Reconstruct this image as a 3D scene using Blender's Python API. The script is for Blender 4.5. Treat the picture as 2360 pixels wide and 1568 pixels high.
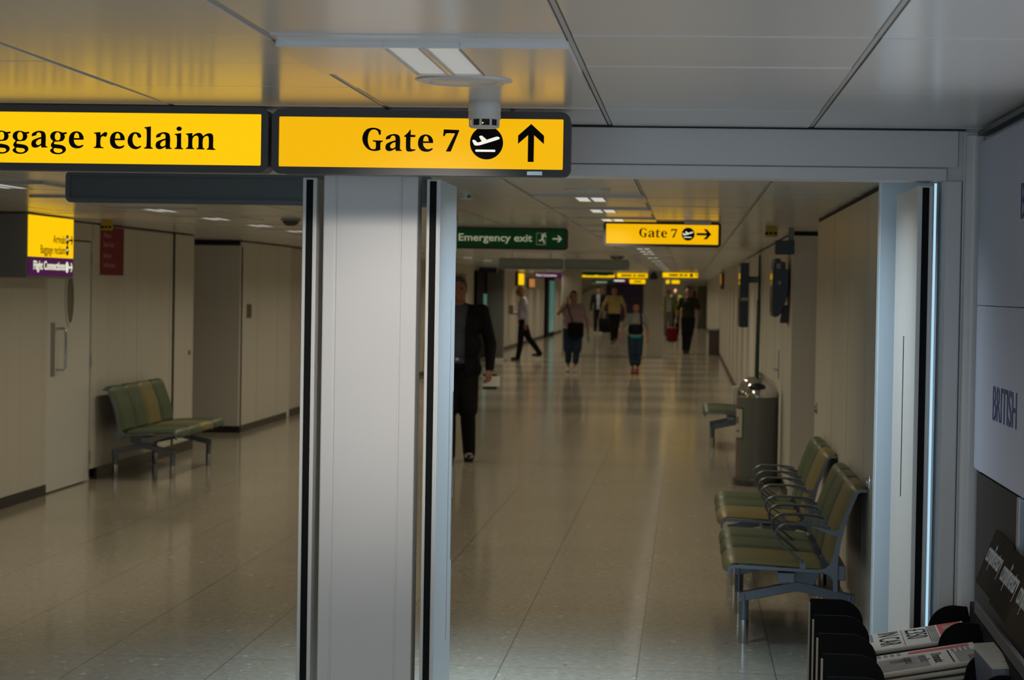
import bpy, bmesh, math, random
from mathutils import Vector, Matrix, noise
random.seed(7)
sc = bpy.context.scene
COL = sc.collection
for o in list(bpy.data.objects):
    bpy.data.objects.remove(o)

# ------------------------------------------------------------------ camera
FPX, ROLL, EYE = 5250.0, 0.0165, 1.69
YAW, PITCH = math.radians(4.4123), math.radians(1.2914)
fw = Vector((-math.sin(YAW)*math.cos(PITCH), math.cos(YAW)*math.cos(PITCH), -math.sin(PITCH)))
rt = Vector((math.cos(YAW), math.sin(YAW), 0))
up = rt.cross(fw)
cx = rt*math.cos(ROLL) + up*math.sin(ROLL)
cy = -rt*math.sin(ROLL) + up*math.cos(ROLL)
cam_d = bpy.data.cameras.new('camera')
cam = bpy.data.objects.new('camera', cam_d)
COL.objects.link(cam)
cam.matrix_world = Matrix(((cx.x, cy.x, -fw.x, 0), (cx.y, cy.y, -fw.y, 0), (cx.z, cy.z, -fw.z, EYE), (0, 0, 0, 1)))
cam_d.sensor_width = 36.0
cam_d.lens = FPX/2360*36.0
cam_d.clip_start, cam_d.clip_end = 0.1, 400
cam_d.dof.use_dof = True
cam_d.dof.focus_distance = 6.5
cam_d.dof.aperture_fstop = 9.0
sc.camera = cam

# ------------------------------------------------------------------ world, daylight, exposure
w = bpy.data.worlds.new('world'); sc.world = w; w.use_nodes = True
bg = w.node_tree.nodes['Background']
bg.inputs[0].default_value = (0.62, 0.80, 1.0, 1)
bg.inputs[1].default_value = 0.35
vs = sc.view_settings
vs.view_transform = 'Standard'; vs.look = 'None'; vs.gamma = 1.0; vs.use_curve_mapping = False
vs.exposure = 0.0


def area(name, loc, rot, sx, sy, energy, color, spread=180, parent=None):
    d = bpy.data.lights.new(name, 'AREA'); d.shape = 'RECTANGLE'; d.size, d.size_y = sx, sy
    d.energy = energy; d.color = color; d.spread = math.radians(spread)
    o = bpy.data.objects.new(name, d); COL.objects.link(o)
    o.location = loc; o.rotation_euler = rot
    if parent: o.parent = parent
    return o


# daylight entering through the windows of the near lobby
area('daylight_side', (0.855, 4.3, 1.3), (math.radians(90), 0, math.radians(90)), 2.6, 1.5, 11, (0.90, 0.93, 1.0))
area('daylight_back', (-1.6, -2.9, 1.3), (math.radians(90), 0, 0), 4.2, 1.6, 62, (0.55, 0.79, 1.0))


# ------------------------------------------------------------------ materials
MATS = {}


def mat(name, col, rough=0.5, metal=0.0, spec=0.5, emit=None, estr=0.0, coat=0.0, coat_r=0.1, bump=None, var=None, noise_s=6.0):
    if name in MATS: return MATS[name]
    m = bpy.data.materials.new(name); m.use_nodes = True
    nt = m.node_tree; b = nt.nodes['Principled BSDF']
    b.inputs['Base Color'].default_value = (*col, 1)
    b.inputs['Roughness'].default_value = rough
    b.inputs['Metallic'].default_value = metal
    b.inputs['Specular IOR Level'].default_value = spec
    b.inputs['Coat Weight'].default_value = coat
    b.inputs['Coat Roughness'].default_value = coat_r
    if emit:
        b.inputs['Emission Color'].default_value = (*emit, 1)
        b.inputs['Emission Strength'].default_value = estr
    tc = nt.nodes.new('ShaderNodeTexCoord')
    if var:
        n = nt.nodes.new('ShaderNodeTexNoise'); n.inputs['Scale'].default_value = noise_s; n.inputs['Detail'].default_value = 4
        r = nt.nodes.new('ShaderNodeMixRGB'); r.blend_type = 'MIX'
        r.inputs[1].default_value = (*[c*(1-var) for c in col], 1)
        r.inputs[2].default_value = (*[min(1, c*(1+var)) for c in col], 1)
        nt.links.new(tc.outputs['Object'], n.inputs['Vector'])
        nt.links.new(n.outputs['Fac'], r.inputs[0])
        nt.links.new(r.outputs[0], b.inputs['Base Color'])
    if bump:
        n2 = nt.nodes.new('ShaderNodeTexNoise'); n2.inputs['Scale'].default_value = bump[0]
        bp = nt.nodes.new('ShaderNodeBump'); bp.inputs['Strength'].default_value = bump[1]; bp.inputs['Distance'].default_value = 0.002
        nt.links.new(tc.outputs['Object'], n2.inputs['Vector'])
        nt.links.new(n2.outputs['Fac'], bp.inputs['Height'])
        nt.links.new(bp.outputs['Normal'], b.inputs['Normal'])
    MATS[name] = m
    return m


def floor_material():
    m = bpy.data.materials.new('vinyl_tile_floor'); m.use_nodes = True
    nt = m.node_tree; N = nt.nodes; L = nt.links; b = N['Principled BSDF']
    tc = N.new('ShaderNodeTexCoord'); sep = N.new('ShaderNodeSeparateXYZ')
    L.new(tc.outputs['Object'], sep.inputs[0])

    def math_(op, a, v=None, c=None):
        n = N.new('ShaderNodeMath'); n.operation = op
        for i, s in enumerate((a, v, c)):
            if s is None: continue
            if isinstance(s, (int, float)): n.inputs[i].default_value = s
            else: L.new(s, n.inputs[i])
        return n.outputs[0]

    def joint(co, off, pitch, half):
        t = math_('SUBTRACT', co, off); t = math_('DIVIDE', t, pitch); t = math_('FRACT', t)
        t = math_('SUBTRACT', t, 0.5); t = math_('ABSOLUTE', t)
        return math_('GREATER_THAN', t, 0.5 - half/pitch)
    jx = joint(sep.outputs['X'], -0.197, 0.6105, 0.0028)
    jy = joint(sep.outputs['Y'], 10.115, 0.5975, 0.0016)
    jy2 = joint(sep.outputs['Y'], 10.115, 5.975, 0.0035)
    jf = math_('MAXIMUM', math_('MULTIPLY', jx, 0.75), math_('MAXIMUM', math_('MULTIPLY', jy, 0.22), math_('MULTIPLY', jy2, 0.6)))
    # per-tile tone
    ix = math_('FLOOR', math_('DIVIDE', math_('SUBTRACT', sep.outputs['X'], -0.197), 0.6105))
    iy = math_('FLOOR', math_('DIVIDE', math_('SUBTRACT', sep.outputs['Y'], 10.115), 0.5975))
    cmb = N.new('ShaderNodeCombineXYZ'); L.new(ix, cmb.inputs[0]); L.new(iy, cmb.inputs[1])
    wn = N.new('ShaderNodeTexWhiteNoise'); L.new(cmb.outputs[0], wn.inputs['Vector'])
    base = N.new('ShaderNodeMixRGB'); base.inputs[1].default_value = (0.385, 0.342, 0.27, 1); base.inputs[2].default_value = (0.42, 0.375, 0.30, 1)
    L.new(wn.outputs['Value'], base.inputs[0])
    # mottling
    nz = N.new('ShaderNodeTexNoise'); nz.inputs['Scale'].default_value = 26; nz.inputs['Detail'].default_value = 5
    L.new(tc.outputs['Object'], nz.inputs['Vector'])
    mr = N.new('ShaderNodeMapRange'); mr.inputs[1].default_value = 0.35; mr.inputs[2].default_value = 0.7; mr.inputs[3].default_value = 0.82; mr.inputs[4].default_value = 1.1
    L.new(nz.outputs['Fac'], mr.inputs[0])
    mul = N.new('ShaderNodeMixRGB'); mul.blend_type = 'MULTIPLY'; mul.inputs[0].default_value = 1
    L.new(base.outputs[0], mul.inputs[1]); L.new(mr.outputs[0], mul.inputs[2])
    prev = mul.outputs[0]
    # light and dark chips
    for sc_, seed, col, thr in ((17, 3.1, (0.72, 0.69, 0.62), 0.11), (15, 9.4, (0.09, 0.08, 0.07), 0.085), (34, 5.7, (0.64, 0.58, 0.47), 0.13), (30, 1.7, (0.20, 0.17, 0.13), 0.12)):
        mp = N.new('ShaderNodeMapping'); mp.inputs['Location'].default_value = (seed, seed*2.3, 0); mp.inputs['Scale'].default_value = (1, 0.8, 1)
        L.new(tc.outputs['Object'], mp.inputs[0])
        nd = N.new('ShaderNodeTexNoise'); nd.inputs['Scale'].default_value = 60; L.new(mp.outputs[0], nd.inputs['Vector'])
        mx = N.new('ShaderNodeMixRGB'); mx.blend_type = 'LINEAR_LIGHT'; mx.inputs[0].default_value = 0.02
        L.new(mp.outputs[0], mx.inputs[1]); L.new(nd.outputs['Color'], mx.inputs[2])
        v = N.new('ShaderNodeTexVoronoi'); v.inputs['Scale'].default_value = sc_; v.inputs['Randomness'].default_value = 1
        L.new(mx.outputs[0], v.inputs['Vector'])
        s3 = N.new('ShaderNodeSeparateXYZ'); L.new(v.outputs['Color'], s3.inputs[0])
        near = math_('LESS_THAN', v.outputs['Distance'], math_('MULTIPLY', s3.outputs[1], thr*2.2))
        pick = math_('LESS_THAN', s3.outputs[0], 0.22)
        f = math_('MULTIPLY', math_('MULTIPLY', near, pick), 0.75)
        mm = N.new('ShaderNodeMixRGB'); mm.inputs[2].default_value = (*col, 1)
        L.new(f, mm.inputs[0]); L.new(prev, mm.inputs[1]); prev = mm.outputs[0]
    jm = N.new('ShaderNodeMixRGB'); jm.inputs[2].default_value = (0.07, 0.06, 0.05, 1)
    L.new(jf, jm.inputs[0]); L.new(prev, jm.inputs[1])
    L.new(jm.outputs[0], b.inputs['Base Color'])
    nr = N.new('ShaderNodeTexNoise'); nr.inputs['Scale'].default_value = 1.6; nr.inputs['Detail'].default_value = 3
    L.new(tc.outputs['Object'], nr.inputs['Vector'])
    rr = N.new('ShaderNodeMapRange'); rr.inputs[3].default_value = 0.085; rr.inputs[4].default_value = 0.14
    L.new(nr.outputs['Fac'], rr.inputs[0]); L.new(rr.outputs[0], b.inputs['Roughness'])
    b.inputs['Specular IOR Level'].default_value = 0.5
    return m


def ribbed_material(name, col):
    """white wall cladding with faint vertical flutes"""
    m = bpy.data.materials.new(name); m.use_nodes = True
    nt = m.node_tree; N = nt.nodes; L = nt.links; b = N['Principled BSDF']
    tc = N.new('ShaderNodeTexCoord')
    mp = N.new('ShaderNodeMapping'); mp.inputs['Scale'].default_value = (9, 9, 0.12)
    L.new(tc.outputs['Object'], mp.inputs[0])
    n = N.new('ShaderNodeTexNoise'); n.inputs['Scale'].default_value = 1.6; n.inputs['Detail'].default_value = 5
    L.new(mp.outputs[0], n.inputs['Vector'])
    r = N.new('ShaderNodeMixRGB'); r.inputs[1].default_value = (*[c*0.90 for c in col], 1); r.inputs[2].default_value = (*[min(1, c*1.06) for c in col], 1)
    L.new(n.outputs['Fac'], r.inputs[0]); L.new(r.outputs[0], b.inputs['Base Color'])
    b.inputs['Roughness'].default_value = 0.42
    MATS[name] = m
    return m


FLOOR = floor_material()
WALL = ribbed_material('cream_wall_panel', (0.60, 0.575, 0.52))
WALL2 = mat('warm_wall_paint', (0.50, 0.46, 0.40), 0.5, var=0.05)
PAINT = mat('white_gloss_paint', (0.64, 0.62, 0.61), 0.32, var=0.02)
DOORP = mat('door_paint', (0.66, 0.66, 0.64), 0.35, var=0.02)
CEIL = mat('ceiling_pan_metal', (0.66, 0.655, 0.645), 0.20, spec=0.35, bump=(5, 0.12))
CEILR = mat('ceiling_rail', (0.42, 0.41, 0.40), 0.4)
DARK = mat('dark_void', (0.012, 0.011, 0.010), 0.8)
BLACKV = mat('black_skirting', (0.012, 0.011, 0.011), 0.35)
SEAL = mat('black_brush_seal', (0.006, 0.006, 0.006), 0.7, spec=0.15, bump=(60, 0.8))
GREYF = mat('grey_sign_frame', (0.055, 0.051, 0.052), 0.45, spec=0.3)
GREYB = mat('grey_sign_back', (0.25, 0.265, 0.27), 0.5)
YEL = mat('yellow_lightbox', (0.06, 0.035, 0.0), 0.5, spec=0.2, emit=(1.0, 0.52, 0.0), estr=0.90)
YEL2 = mat('yellow_lightbox_bright', (0.06, 0.035, 0.0), 0.5, spec=0.2, emit=(1.0, 0.575, 0.0), estr=1.02)
PUR = mat('purple_lightbox', (0.06, 0.006, 0.06), 0.5, spec=0.2, emit=(0.075, 0.008, 0.075), estr=0.6)
PURDK = mat('purple_poster', (0.05, 0.022, 0.10), 0.5)
INK = mat('sign_black', (0.004, 0.003, 0.003), 0.6, spec=0.08)
INKW = mat('sign_white_lit', (0.7, 0.7, 0.62), 0.4, emit=(0.85, 0.85, 0.70), estr=0.85)
GRN = mat('green_sign_face', (0.006, 0.07, 0.018), 0.5, spec=0.2, emit=(0.01, 0.3, 0.05), estr=0.03)
PALE = mat('pale_sign_letter', (0.5, 0.52, 0.38), 0.5, emit=(0.6, 0.6, 0.40), estr=0.32)
SEATG = mat('green_vinyl', (0.070, 0.098, 0.052), 0.42, var=0.10, noise_s=9)
SEATG2 = mat('dark_green_vinyl', (0.052, 0.078, 0.043), 0.42, var=0.10, noise_s=9)
SEATY = mat('olive_yellow_vinyl', (0.195, 0.160, 0.058), 0.42, var=0.08, noise_s=9)
BFRAME = mat('blue_grey_metal', (0.15, 0.168, 0.195), 0.36, metal=0.35)
CHROME = mat('chrome', (0.62, 0.62, 0.62), 0.12, metal=1.0)
STEEL = mat('brushed_steel', (0.42, 0.42, 0.42), 0.35, metal=0.9)
BLACK = mat('black_plastic', (0.008, 0.008, 0.009), 0.35)
BLACKM = mat('matt_black_metal', (0.004, 0.004, 0.0045), 0.75, spec=0.12)
GREYBIN = mat('grey_painted_metal', (0.115, 0.125, 0.115), 0.4, var=0.05)
DGREEN = mat('dark_green_pole', (0.012, 0.025, 0.020), 0.4)
REDP = mat('red_poster', (0.22, 0.014, 0.028), 0.6, spec=0.2)
PINKT = mat('pink_poster_text', (0.55, 0.24, 0.25), 0.5)
PBL = mat('white_paint_blue_lit', (0.58, 0.68, 0.76), 0.3)  # door and jamb paint with the cool light's blue put into its colour
ADP = mat('lavender_board', (0.44, 0.46, 0.56), 0.5)
NAVY = mat('navy_letters', (0.025, 0.035, 0.15), 0.5)
WHITEP = mat('white_plastic', (0.62, 0.62, 0.60), 0.4)
PAPER = mat('newsprint', (0.36, 0.33, 0.285), 0.85, var=0.08, noise_s=40)
PAPERW = mat('white_paper', (0.40, 0.375, 0.33), 0.85, spec=0.2)
PRED = mat('red_ink', (0.36, 0.03, 0.03), 0.8)
PINK = mat('grey_ink', (0.13, 0.125, 0.12), 0.8)
PPIC = mat('printed_picture', (0.17, 0.14, 0.115), 0.8, var=0.5, noise_s=18)
PYEL = mat('yellow_ink', (0.45, 0.33, 0.03), 0.8)
PBLU = mat('blue_page_edge', (0.20, 0.26, 0.33), 0.8)
CARD = mat('dark_photo_card', (0.026, 0.019, 0.013), 0.85, spec=0.04, var=0.7, noise_s=5)
GLASS_D = mat('dark_glass', (0.02, 0.025, 0.022), 0.08)
TEAL = mat('glass_teal_reflection', (0.10, 0.30, 0.27), 0.15, emit=(0.16, 0.42, 0.37), estr=0.22)  # dark glass, its teal reflection put in as colour and glow
DAYL = mat('daylight_gap_glass', (0.4, 0.6, 0.7), 0.2, emit=(0.45, 0.72, 0.90), estr=0.85)
DIFF = mat('lamp_louvre', (0.75, 0.75, 0.72), 0.3, emit=(1.0, 0.97, 0.88), estr=0.5)
DIFFN = mat('lamp_louvre_soft', (0.6, 0.6, 0.58), 0.25, emit=(1.0, 0.97, 0.9), estr=0.24)
LWALL = mat('lower_wall_dark_grey', (0.062, 0.054, 0.05), 0.85, spec=0.05)  # lower wall section, a darker grey than the wall above
TAGY = mat('yellow_tag', (0.42, 0.33, 0.03), 0.5)
BROWN = mat('brown_laminate', (0.075, 0.055, 0.042), 0.4)
SKIN = mat('skin', (0.32, 0.15, 0.095), 0.5, var=0.08, noise_s=12)
AMBER = mat('amber_led', (0.8, 0.5, 0.05), 0.3, emit=(1.0, 0.55, 0.05), estr=1.5)
GREENL = mat('green_plastic', (0.02, 0.22, 0.16), 0.4)
ARCHW = mat('bright_far_wall', (0.66, 0.63, 0.54), 0.5)


# ------------------------------------------------------------------ mesh helpers
class MB:
    def __init__(s): s.bm = bmesh.new()

    def box(s, x0, x1, y0, y1, z0, z1, bev=0.0, seg=2, M=None):
        if x0 > x1: x0, x1 = x1, x0
        if y0 > y1: y0, y1 = y1, y0
        if z0 > z1: z0, z1 = z1, z0
        t = bmesh.new()
        bmesh.ops.create_cube(t, size=1, matrix=Matrix.Translation(((x0+x1)/2, (y0+y1)/2, (z0+z1)/2)) @ Matrix.Diagonal((x1-x0, y1-y0, z1-z0, 1)))
        if bev > 0:
            bmesh.ops.bevel(t, geom=t.edges[:], offset=bev, segments=seg, affect='EDGES', profile=0.5)
        return s.add(t, M)

    def add(s, t, M=None):
        if M is not None: bmesh.ops.transform(t, matrix=M, verts=t.verts)
        me = bpy.data.meshes.new('tmp'); t.to_mesh(me); t.free(); s.bm.from_mesh(me); bpy.data.meshes.remove(me)
        return s

    def prism(s, pts, axis, a, b, bev=0.0, M=None):
        """closed 2D outline extruded along an axis: axis 'y' -> pts are (x,z); 'x' -> (y,z); 'z' -> (x,y)"""
        f3 = {'y': lambda p, h: (p[0], h, p[1]), 'x': lambda p, h: (h, p[0], p[1]), 'z': lambda p, h: (p[0], p[1], h)}[axis]
        t = bmesh.new()
        A = [t.verts.new(f3(p, a)) for p in pts]; B = [t.verts.new(f3(p, b)) for p in pts]
        n = len(pts)
        t.faces.new(A); t.faces.new(B[::-1])
        for i in range(n):
            j = (i+1) % n
            t.faces.new((A[j], A[i], B[i], B[j]))
        bmesh.ops.recalc_face_normals(t, faces=t.faces)
        if bev > 0:
            ed = [e for e in t.edges if len(e.link_faces) == 2 and e.calc_face_angle(0) > 0.6]
            bmesh.ops.bevel(t, geom=ed, offset=bev, segments=2, affect='EDGES', profile=0.5)
        return s.add(t, M)

    def cyl(s, p0, p1, r0, r1=None, n=20, M=None):
        r1 = r0 if r1 is None else r1
        return s.tube([p0, p1], [r0, r1], n, M)

    def tube(s, pts, r, n=10, M=None, sy=1.0):
        t = bmesh.new(); P = [Vector(p) for p in pts]
        if isinstance(r, (int, float)): r = [r]*len(P)
        rings = []; prev = None
        for i, p in enumerate(P):
            d = (P[min(i+1, len(P)-1)] - P[max(i-1, 0)]).normalized()
            if prev is None:
                ref = Vector((0, 0, 1)) if abs(d.z) < 0.9 else Vector((1, 0, 0))
                u = d.cross(ref).normalized()
            else:
                u = (prev - d*prev.dot(d)).normalized()
            prev = u; v = d.cross(u)
            rings.append([t.verts.new(p + (u*math.cos(2*math.pi*k/n) + v*sy*math.sin(2*math.pi*k/n))*r[i]) for k in range(n)])
        for a, b in zip(rings, rings[1:]):
            for k in range(n): t.faces.new((a[k], a[(k+1) % n], b[(k+1) % n], b[k]))
        t.faces.new(rings[0][::-1]); t.faces.new(rings[-1])
        bmesh.ops.recalc_face_normals(t, faces=t.faces)
        return s.add(t, M)

    def lathe(s, prof, c=(0, 0, 0), n=40, M=None, a0=0.0, a1=2*math.pi):
        t = bmesh.new(); full = abs(a1-a0-2*math.pi) < 1e-6
        m = n if full else n+1
        rings = []
        for r, z in prof:
            if r < 1e-6: rings.append([t.verts.new((c[0], c[1], c[2]+z))]*m)
            else: rings.append([t.verts.new((c[0]+r*math.cos(a0+(a1-a0)*k/n), c[1]+r*math.sin(a0+(a1-a0)*k/n), c[2]+z)) for k in range(m)])
        for a, b in zip(rings, rings[1:]):
            for k in range(n if full else n):
                q = (k+1) % m
                vs_ = []
                for v in (a[k], a[q], b[q], b[k]):
                    if v not in vs_: vs_.append(v)
                if len(vs_) > 2:
                    try: t.faces.new(vs_)
                    except ValueError: pass
        bmesh.ops.recalc_face_normals(t, faces=t.faces)
        return s.add(t, M)

    def ell(s, c, r, M=None, u=16, v=10):
        t = bmesh.new()
        bmesh.ops.create_uvsphere(t, u_segments=u, v_segments=v, radius=1, matrix=Matrix.Translation(c) @ Matrix.Diagonal((*r, 1)))
        return s.add(t, M)

    def grid(s, fn, nu, nv, M=None):
        t = bmesh.new(); V = [[t.verts.new(fn(i/nu, j/nv)) for j in range(nv+1)] for i in range(nu+1)]
        for i in range(nu):
            for j in range(nv): t.faces.new((V[i][j], V[i+1][j], V[i+1][j+1], V[i][j+1]))
        return s.add(t, M)


def obj(name, mb, m, parent=None, smooth=False, loc=None):
    me = bpy.data.meshes.new(name)
    bm = mb.bm if isinstance(mb, MB) else mb
    bm.to_mesh(me); bm.free()
    me.materials.append(m)
    if smooth:
        for p in me.polygons: p.use_smooth = True
        try: me.set_sharp_from_angle(angle=math.radians(40))
        except Exception: pass
    o = bpy.data.objects.new(name, me); COL.objects.link(o)
    if parent: o.parent = parent
    if loc: o.location = loc
    return o


def tag(o, label, cat, group=None):
    o['label'] = label; o['category'] = cat
    if group: o['group'] = group
    return o


def thing(name, label, cat, loc=(0, 0, 0), rz=0.0, group=None):
    o = bpy.data.objects.new(name, None); COL.objects.link(o)
    o.location = loc; o.rotation_euler = (0, 0, rz)
    o.empty_display_size = 0.1
    return tag(o, label, cat, group)


def struct(name, mb, m, label=None, cat=None, smooth=False):
    o = obj(name, mb, m, None, smooth); o['kind'] = 'structure'
    if label: o['label'] = label
    if cat: o['category'] = cat
    return o


def dup(root, loc=None, rz=None, label=None, group=None):
    r = root.copy(); COL.objects.link(r)
    if loc is not None: r.location = loc
    if rz is not None: r.rotation_euler = (0, 0, rz)
    if label: r['label'] = label
    if group: r['group'] = group
    for ch in list(root.children):
        c = ch.copy(); COL.objects.link(c); c.parent = r
        for g in list(ch.children):
            d = g.copy(); COL.objects.link(d); d.parent = c
    return r


def spline(pts, steps=7):
    """closed outline; (x,y) smooth point, (x,y,1) corner"""
    n = len(pts); out = []
    P = [Vector((p[0], p[1])) for p in pts]; C = [len(p) > 2 for p in pts]
    for i in range(n):
        p0, p1, p2, p3 = P[i-1], P[i], P[(i+1) % n], P[(i+2) % n]
        c1, c2 = C[i], C[(i+1) % n]
        if c1 and c2:
            out.append(p1); continue
        d = (p2-p1).length

        def tan(a, b, c):
            t = (c-a); return t.normalized()*d if t.length > 0 else t
        t1 = (p2-p1) if c1 else tan(p0, p1, p2)
        t2 = (p2-p1) if c2 else tan(p1, p2, p3)
        for k in range(steps):
            t = k/steps; h1 = 2*t**3-3*t*t+1; h2 = -2*t**3+3*t*t; h3 = t**3-2*t*t+t; h4 = t**3-t*t
            out.append(p1*h1+p2*h2+t1*h3+t2*h4)
    return out


def fill(contours, thick):
    """list of closed 2D polylines (outer ones and holes) -> bmesh in the x,z plane facing -y, from y=0 to y=-thick"""
    cu = bpy.data.curves.new('tmp', 'CURVE'); cu.dimensions = '2D'; cu.fill_mode = 'BOTH'; cu.extrude = thick/2
    for c in contours:
        sp = cu.splines.new('POLY'); sp.points.add(len(c)-1); sp.use_cyclic_u = True
        for q, p in zip(sp.points, c): q.co = (p[0], p[1], 0, 1)
    return curve_bm(cu, thick)


def curve_bm(cu, thick):
    o = bpy.data.objects.new('tmp', cu); COL.objects.link(o)
    dg = bpy.context.evaluated_depsgraph_get(); dg.update()
    me = bpy.data.meshes.new_from_object(o.evaluated_get(dg))
    bm = bmesh.new(); bm.from_mesh(me)
    bpy.data.objects.remove(o); bpy.data.meshes.remove(me)
    bmesh.ops.transform(bm, matrix=Matrix(((1, 0, 0, 0), (0, 0, -1, -thick/2), (0, 1, 0, 0), (0, 0, 0, 1))), verts=bm.verts)
    return bm


def text_bm(txt, size, thick=0.001, bold=0.0, align='LEFT', sx=1.0, spacing=1.0):
    cu = bpy.data.curves.new('tmp', 'FONT'); cu.body = txt; cu.size = size; cu.extrude = thick/2; cu.offset = bold
    cu.align_x = align; cu.space_character = spacing; cu.resolution_u = 4; cu.space_line = 1.0
    bm = curve_bm(cu, thick)
    if sx != 1.0: bmesh.ops.transform(bm, matrix=Matrix.Diagonal((sx, 1, 1, 1)), verts=bm.verts)
    return bm


T = Matrix.Translation
RX = lambda a: Matrix.Rotation(math.radians(a), 4, 'X')
RY = lambda a: Matrix.Rotation(math.radians(a), 4, 'Y')
RZ = lambda a: Matrix.Rotation(math.radians(a), 4, 'Z')

ZC = 2.19          # ceiling height
XR, XL = 0.858, -5.03   # corridor walls

# ------------------------------------------------------------------ setting: floor and ceiling
struct('floor', MB().box(-9, 3, -3.2, 108, -0.08, 0), FLOOR)

b = MB(); rail = MB()
x_edges = [-0.246 + 0.605*i for i in range(-10, 2)] + [XR+0.25]
y0, pitch = 4.50, 0.598
for i in range(len(x_edges)-1):
    xa, xb = x_edges[i], x_edges[i+1]
    xa += 0.0085; xb -= 0.0085
    for j in range(-13, 175):
        ya = y0 + j*pitch; yb = ya + pitch
        if ya < 6.9 < yb: yb = 6.98
        dz = random.uniform(-0.0012, 0.0012); tl = random.uniform(-0.0012, 0.0012)
        g = 0.0012 if j not in (3,) else 0.005
        t = bmesh.new()
        zz = ZC + dz
        v = [t.verts.new(p) for p in ((xa, ya+g, zz), (xb, ya+g, zz+tl*0.4), (xb, yb-g, zz+tl), (xa, yb-g, zz+tl*0.3),
                                      (xa, ya+g, ZC+0.03), (xb, ya+g, ZC+0.03), (xb, yb-g, ZC+0.03), (xa, yb-g, ZC+0.03))]
        for f in ((0, 3, 2, 1), (0, 1, 5, 4), (1, 2, 6, 5), (2, 3, 7, 6), (3, 0, 4, 7)): t.faces.new([v[k] for k in f])
        bmesh.ops.recalc_face_normals(t, faces=t.faces)
        for f in t.faces: f.normal_flip() if f.normal.z > 0.5 else None
        b.add(t)
    rail.box(x_edges[i]-0.0048, x_edges[i]+0.0048, -3, 108, ZC+0.002, ZC+0.02)
struct('ceiling', b, CEIL)
struct('trim_1', rail, CEILR)
struct('ceiling_2', MB().box(-9, 3, -3.2, 108, ZC+0.031, ZC+0.12), DARK)

# ------------------------------------------------------------------ setting: near lobby
b = MB()
b.box(XR+0.02, XR+0.14, -3, 2.95, 0, ZC+0.02).box(XR+0.02, XR+0.14, 5.65, 6.9, 0, ZC+0.02)
b.box(XR+0.02, XR+0.14, 2.95, 5.65, 0, 0.5).box(XR+0.02, XR+0.14, 2.95, 5.65, 2.08, ZC+0.02)
struct('wall_right', b, PAINT)
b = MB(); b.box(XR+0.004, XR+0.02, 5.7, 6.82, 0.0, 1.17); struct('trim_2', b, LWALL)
wf = MB()
for y in (2.95, 4.28, 5.60): wf.box(XR+0.03, XR+0.09, y, y+0.05, 0.5, 2.08)
wf.box(XR+0.03, XR+0.09, 2.95, 5.65, 0.5, 0.55).box(XR+0.03, XR+0.09, 2.95, 5.65, 2.03, 2.08)
struct('window_1', wf, STEEL)
b = MB(); b.box(-5.0, -3.8, -3.12, -3, 0, ZC).box(0.6, 1.0, -3.12, -3, 0, ZC).box(-3.8, 0.6, -3.12, -3, 0, 0.45).box(-3.8, 0.6, -3.12, -3, 2.1, ZC)
struct('wall_back', b, PAINT)
struct('wall_left', MB().box(-4.9, -4.78, -3, 6.9, 0, ZC+0.02), PAINT)
# header over the doors and the wall beside them
b = MB()
b.box(-9, 0.762, 6.95, 7.07, 2.035, ZC+0.025)
b.box(-9, 0.80, 6.935, 6.95, 2.075, ZC-0.004, 0.002)
b.box(-9, 0.766, 6.93, 6.95, 2.035, 2.072, 0.002)
struct('wall_front', b, PAINT)
b = MB()
b.box(0.762, XR+0.14, 6.95, 7.10, 0, ZC+0.025)
b.box(0.766, 0.812, 6.93, 6.951, 0, 2.035, 0.003).box(0.815, XR+0.03, 6.935, 6.951, 0, ZC-0.006, 0.003)
struct('wall_front_2', b, PAINT)
struct('trim_3', MB().cyl((0.848, 6.925, 0), (0.848, 6.925, ZC-0.02), 0.028, n=24), PAINT, smooth=True)
b = MB(); b.box(-9, -2.95, 6.95, 7.07, 0, 2.035); struct('wall_front_3', b, PAINT)
# dark gap line between header and ceiling
struct('trim_4', MB().box(-9, 0.82, 6.93, 6.95, ZC-0.004, ZC+0.02), DARK)

# central post between the two pairs of doors
b = MB()
b.box(-1.120, -0.833, 6.9475, 7.06, 0, 2.035, 0.003)
b.box(-1.124, -1.0865, 6.945, 6.96, 0, 2.03, 0.004).box(-1.0835, -0.8865, 6.945, 6.96, 0, 2.03, 0.003).box(-0.8835, -0.832, 6.945, 6.96, 0, 2.03, 0.004)
struct('pillar', b, PAINT)


def door_leaf(name, xa, xb, ya, yb, hx, label):
    """leaf standing open at right angles, its edge towards us with a black brush seal"""
    b = MB(); b.box(xa, xb, ya, yb, 0.008, 2.022, 0.003)
    o = struct(name, b, DOORP, label, 'door')
    xm = (xa+xb)/2
    s = MB(); s.box(xm-0.0095, xm+0.0105, ya-0.004, ya+0.003, 0.02, 2.015)
    obj('brush_seal', s, SEAL, o)
    h = MB()
    for z in (0.30, 1.05, 1.86): h.cyl((hx, yb+0.004, z-0.05), (hx, yb+0.004, z+0.05), 0.009, n=12)
    obj('hinge', h, STEEL, o, smooth=True)
    return o


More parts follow.
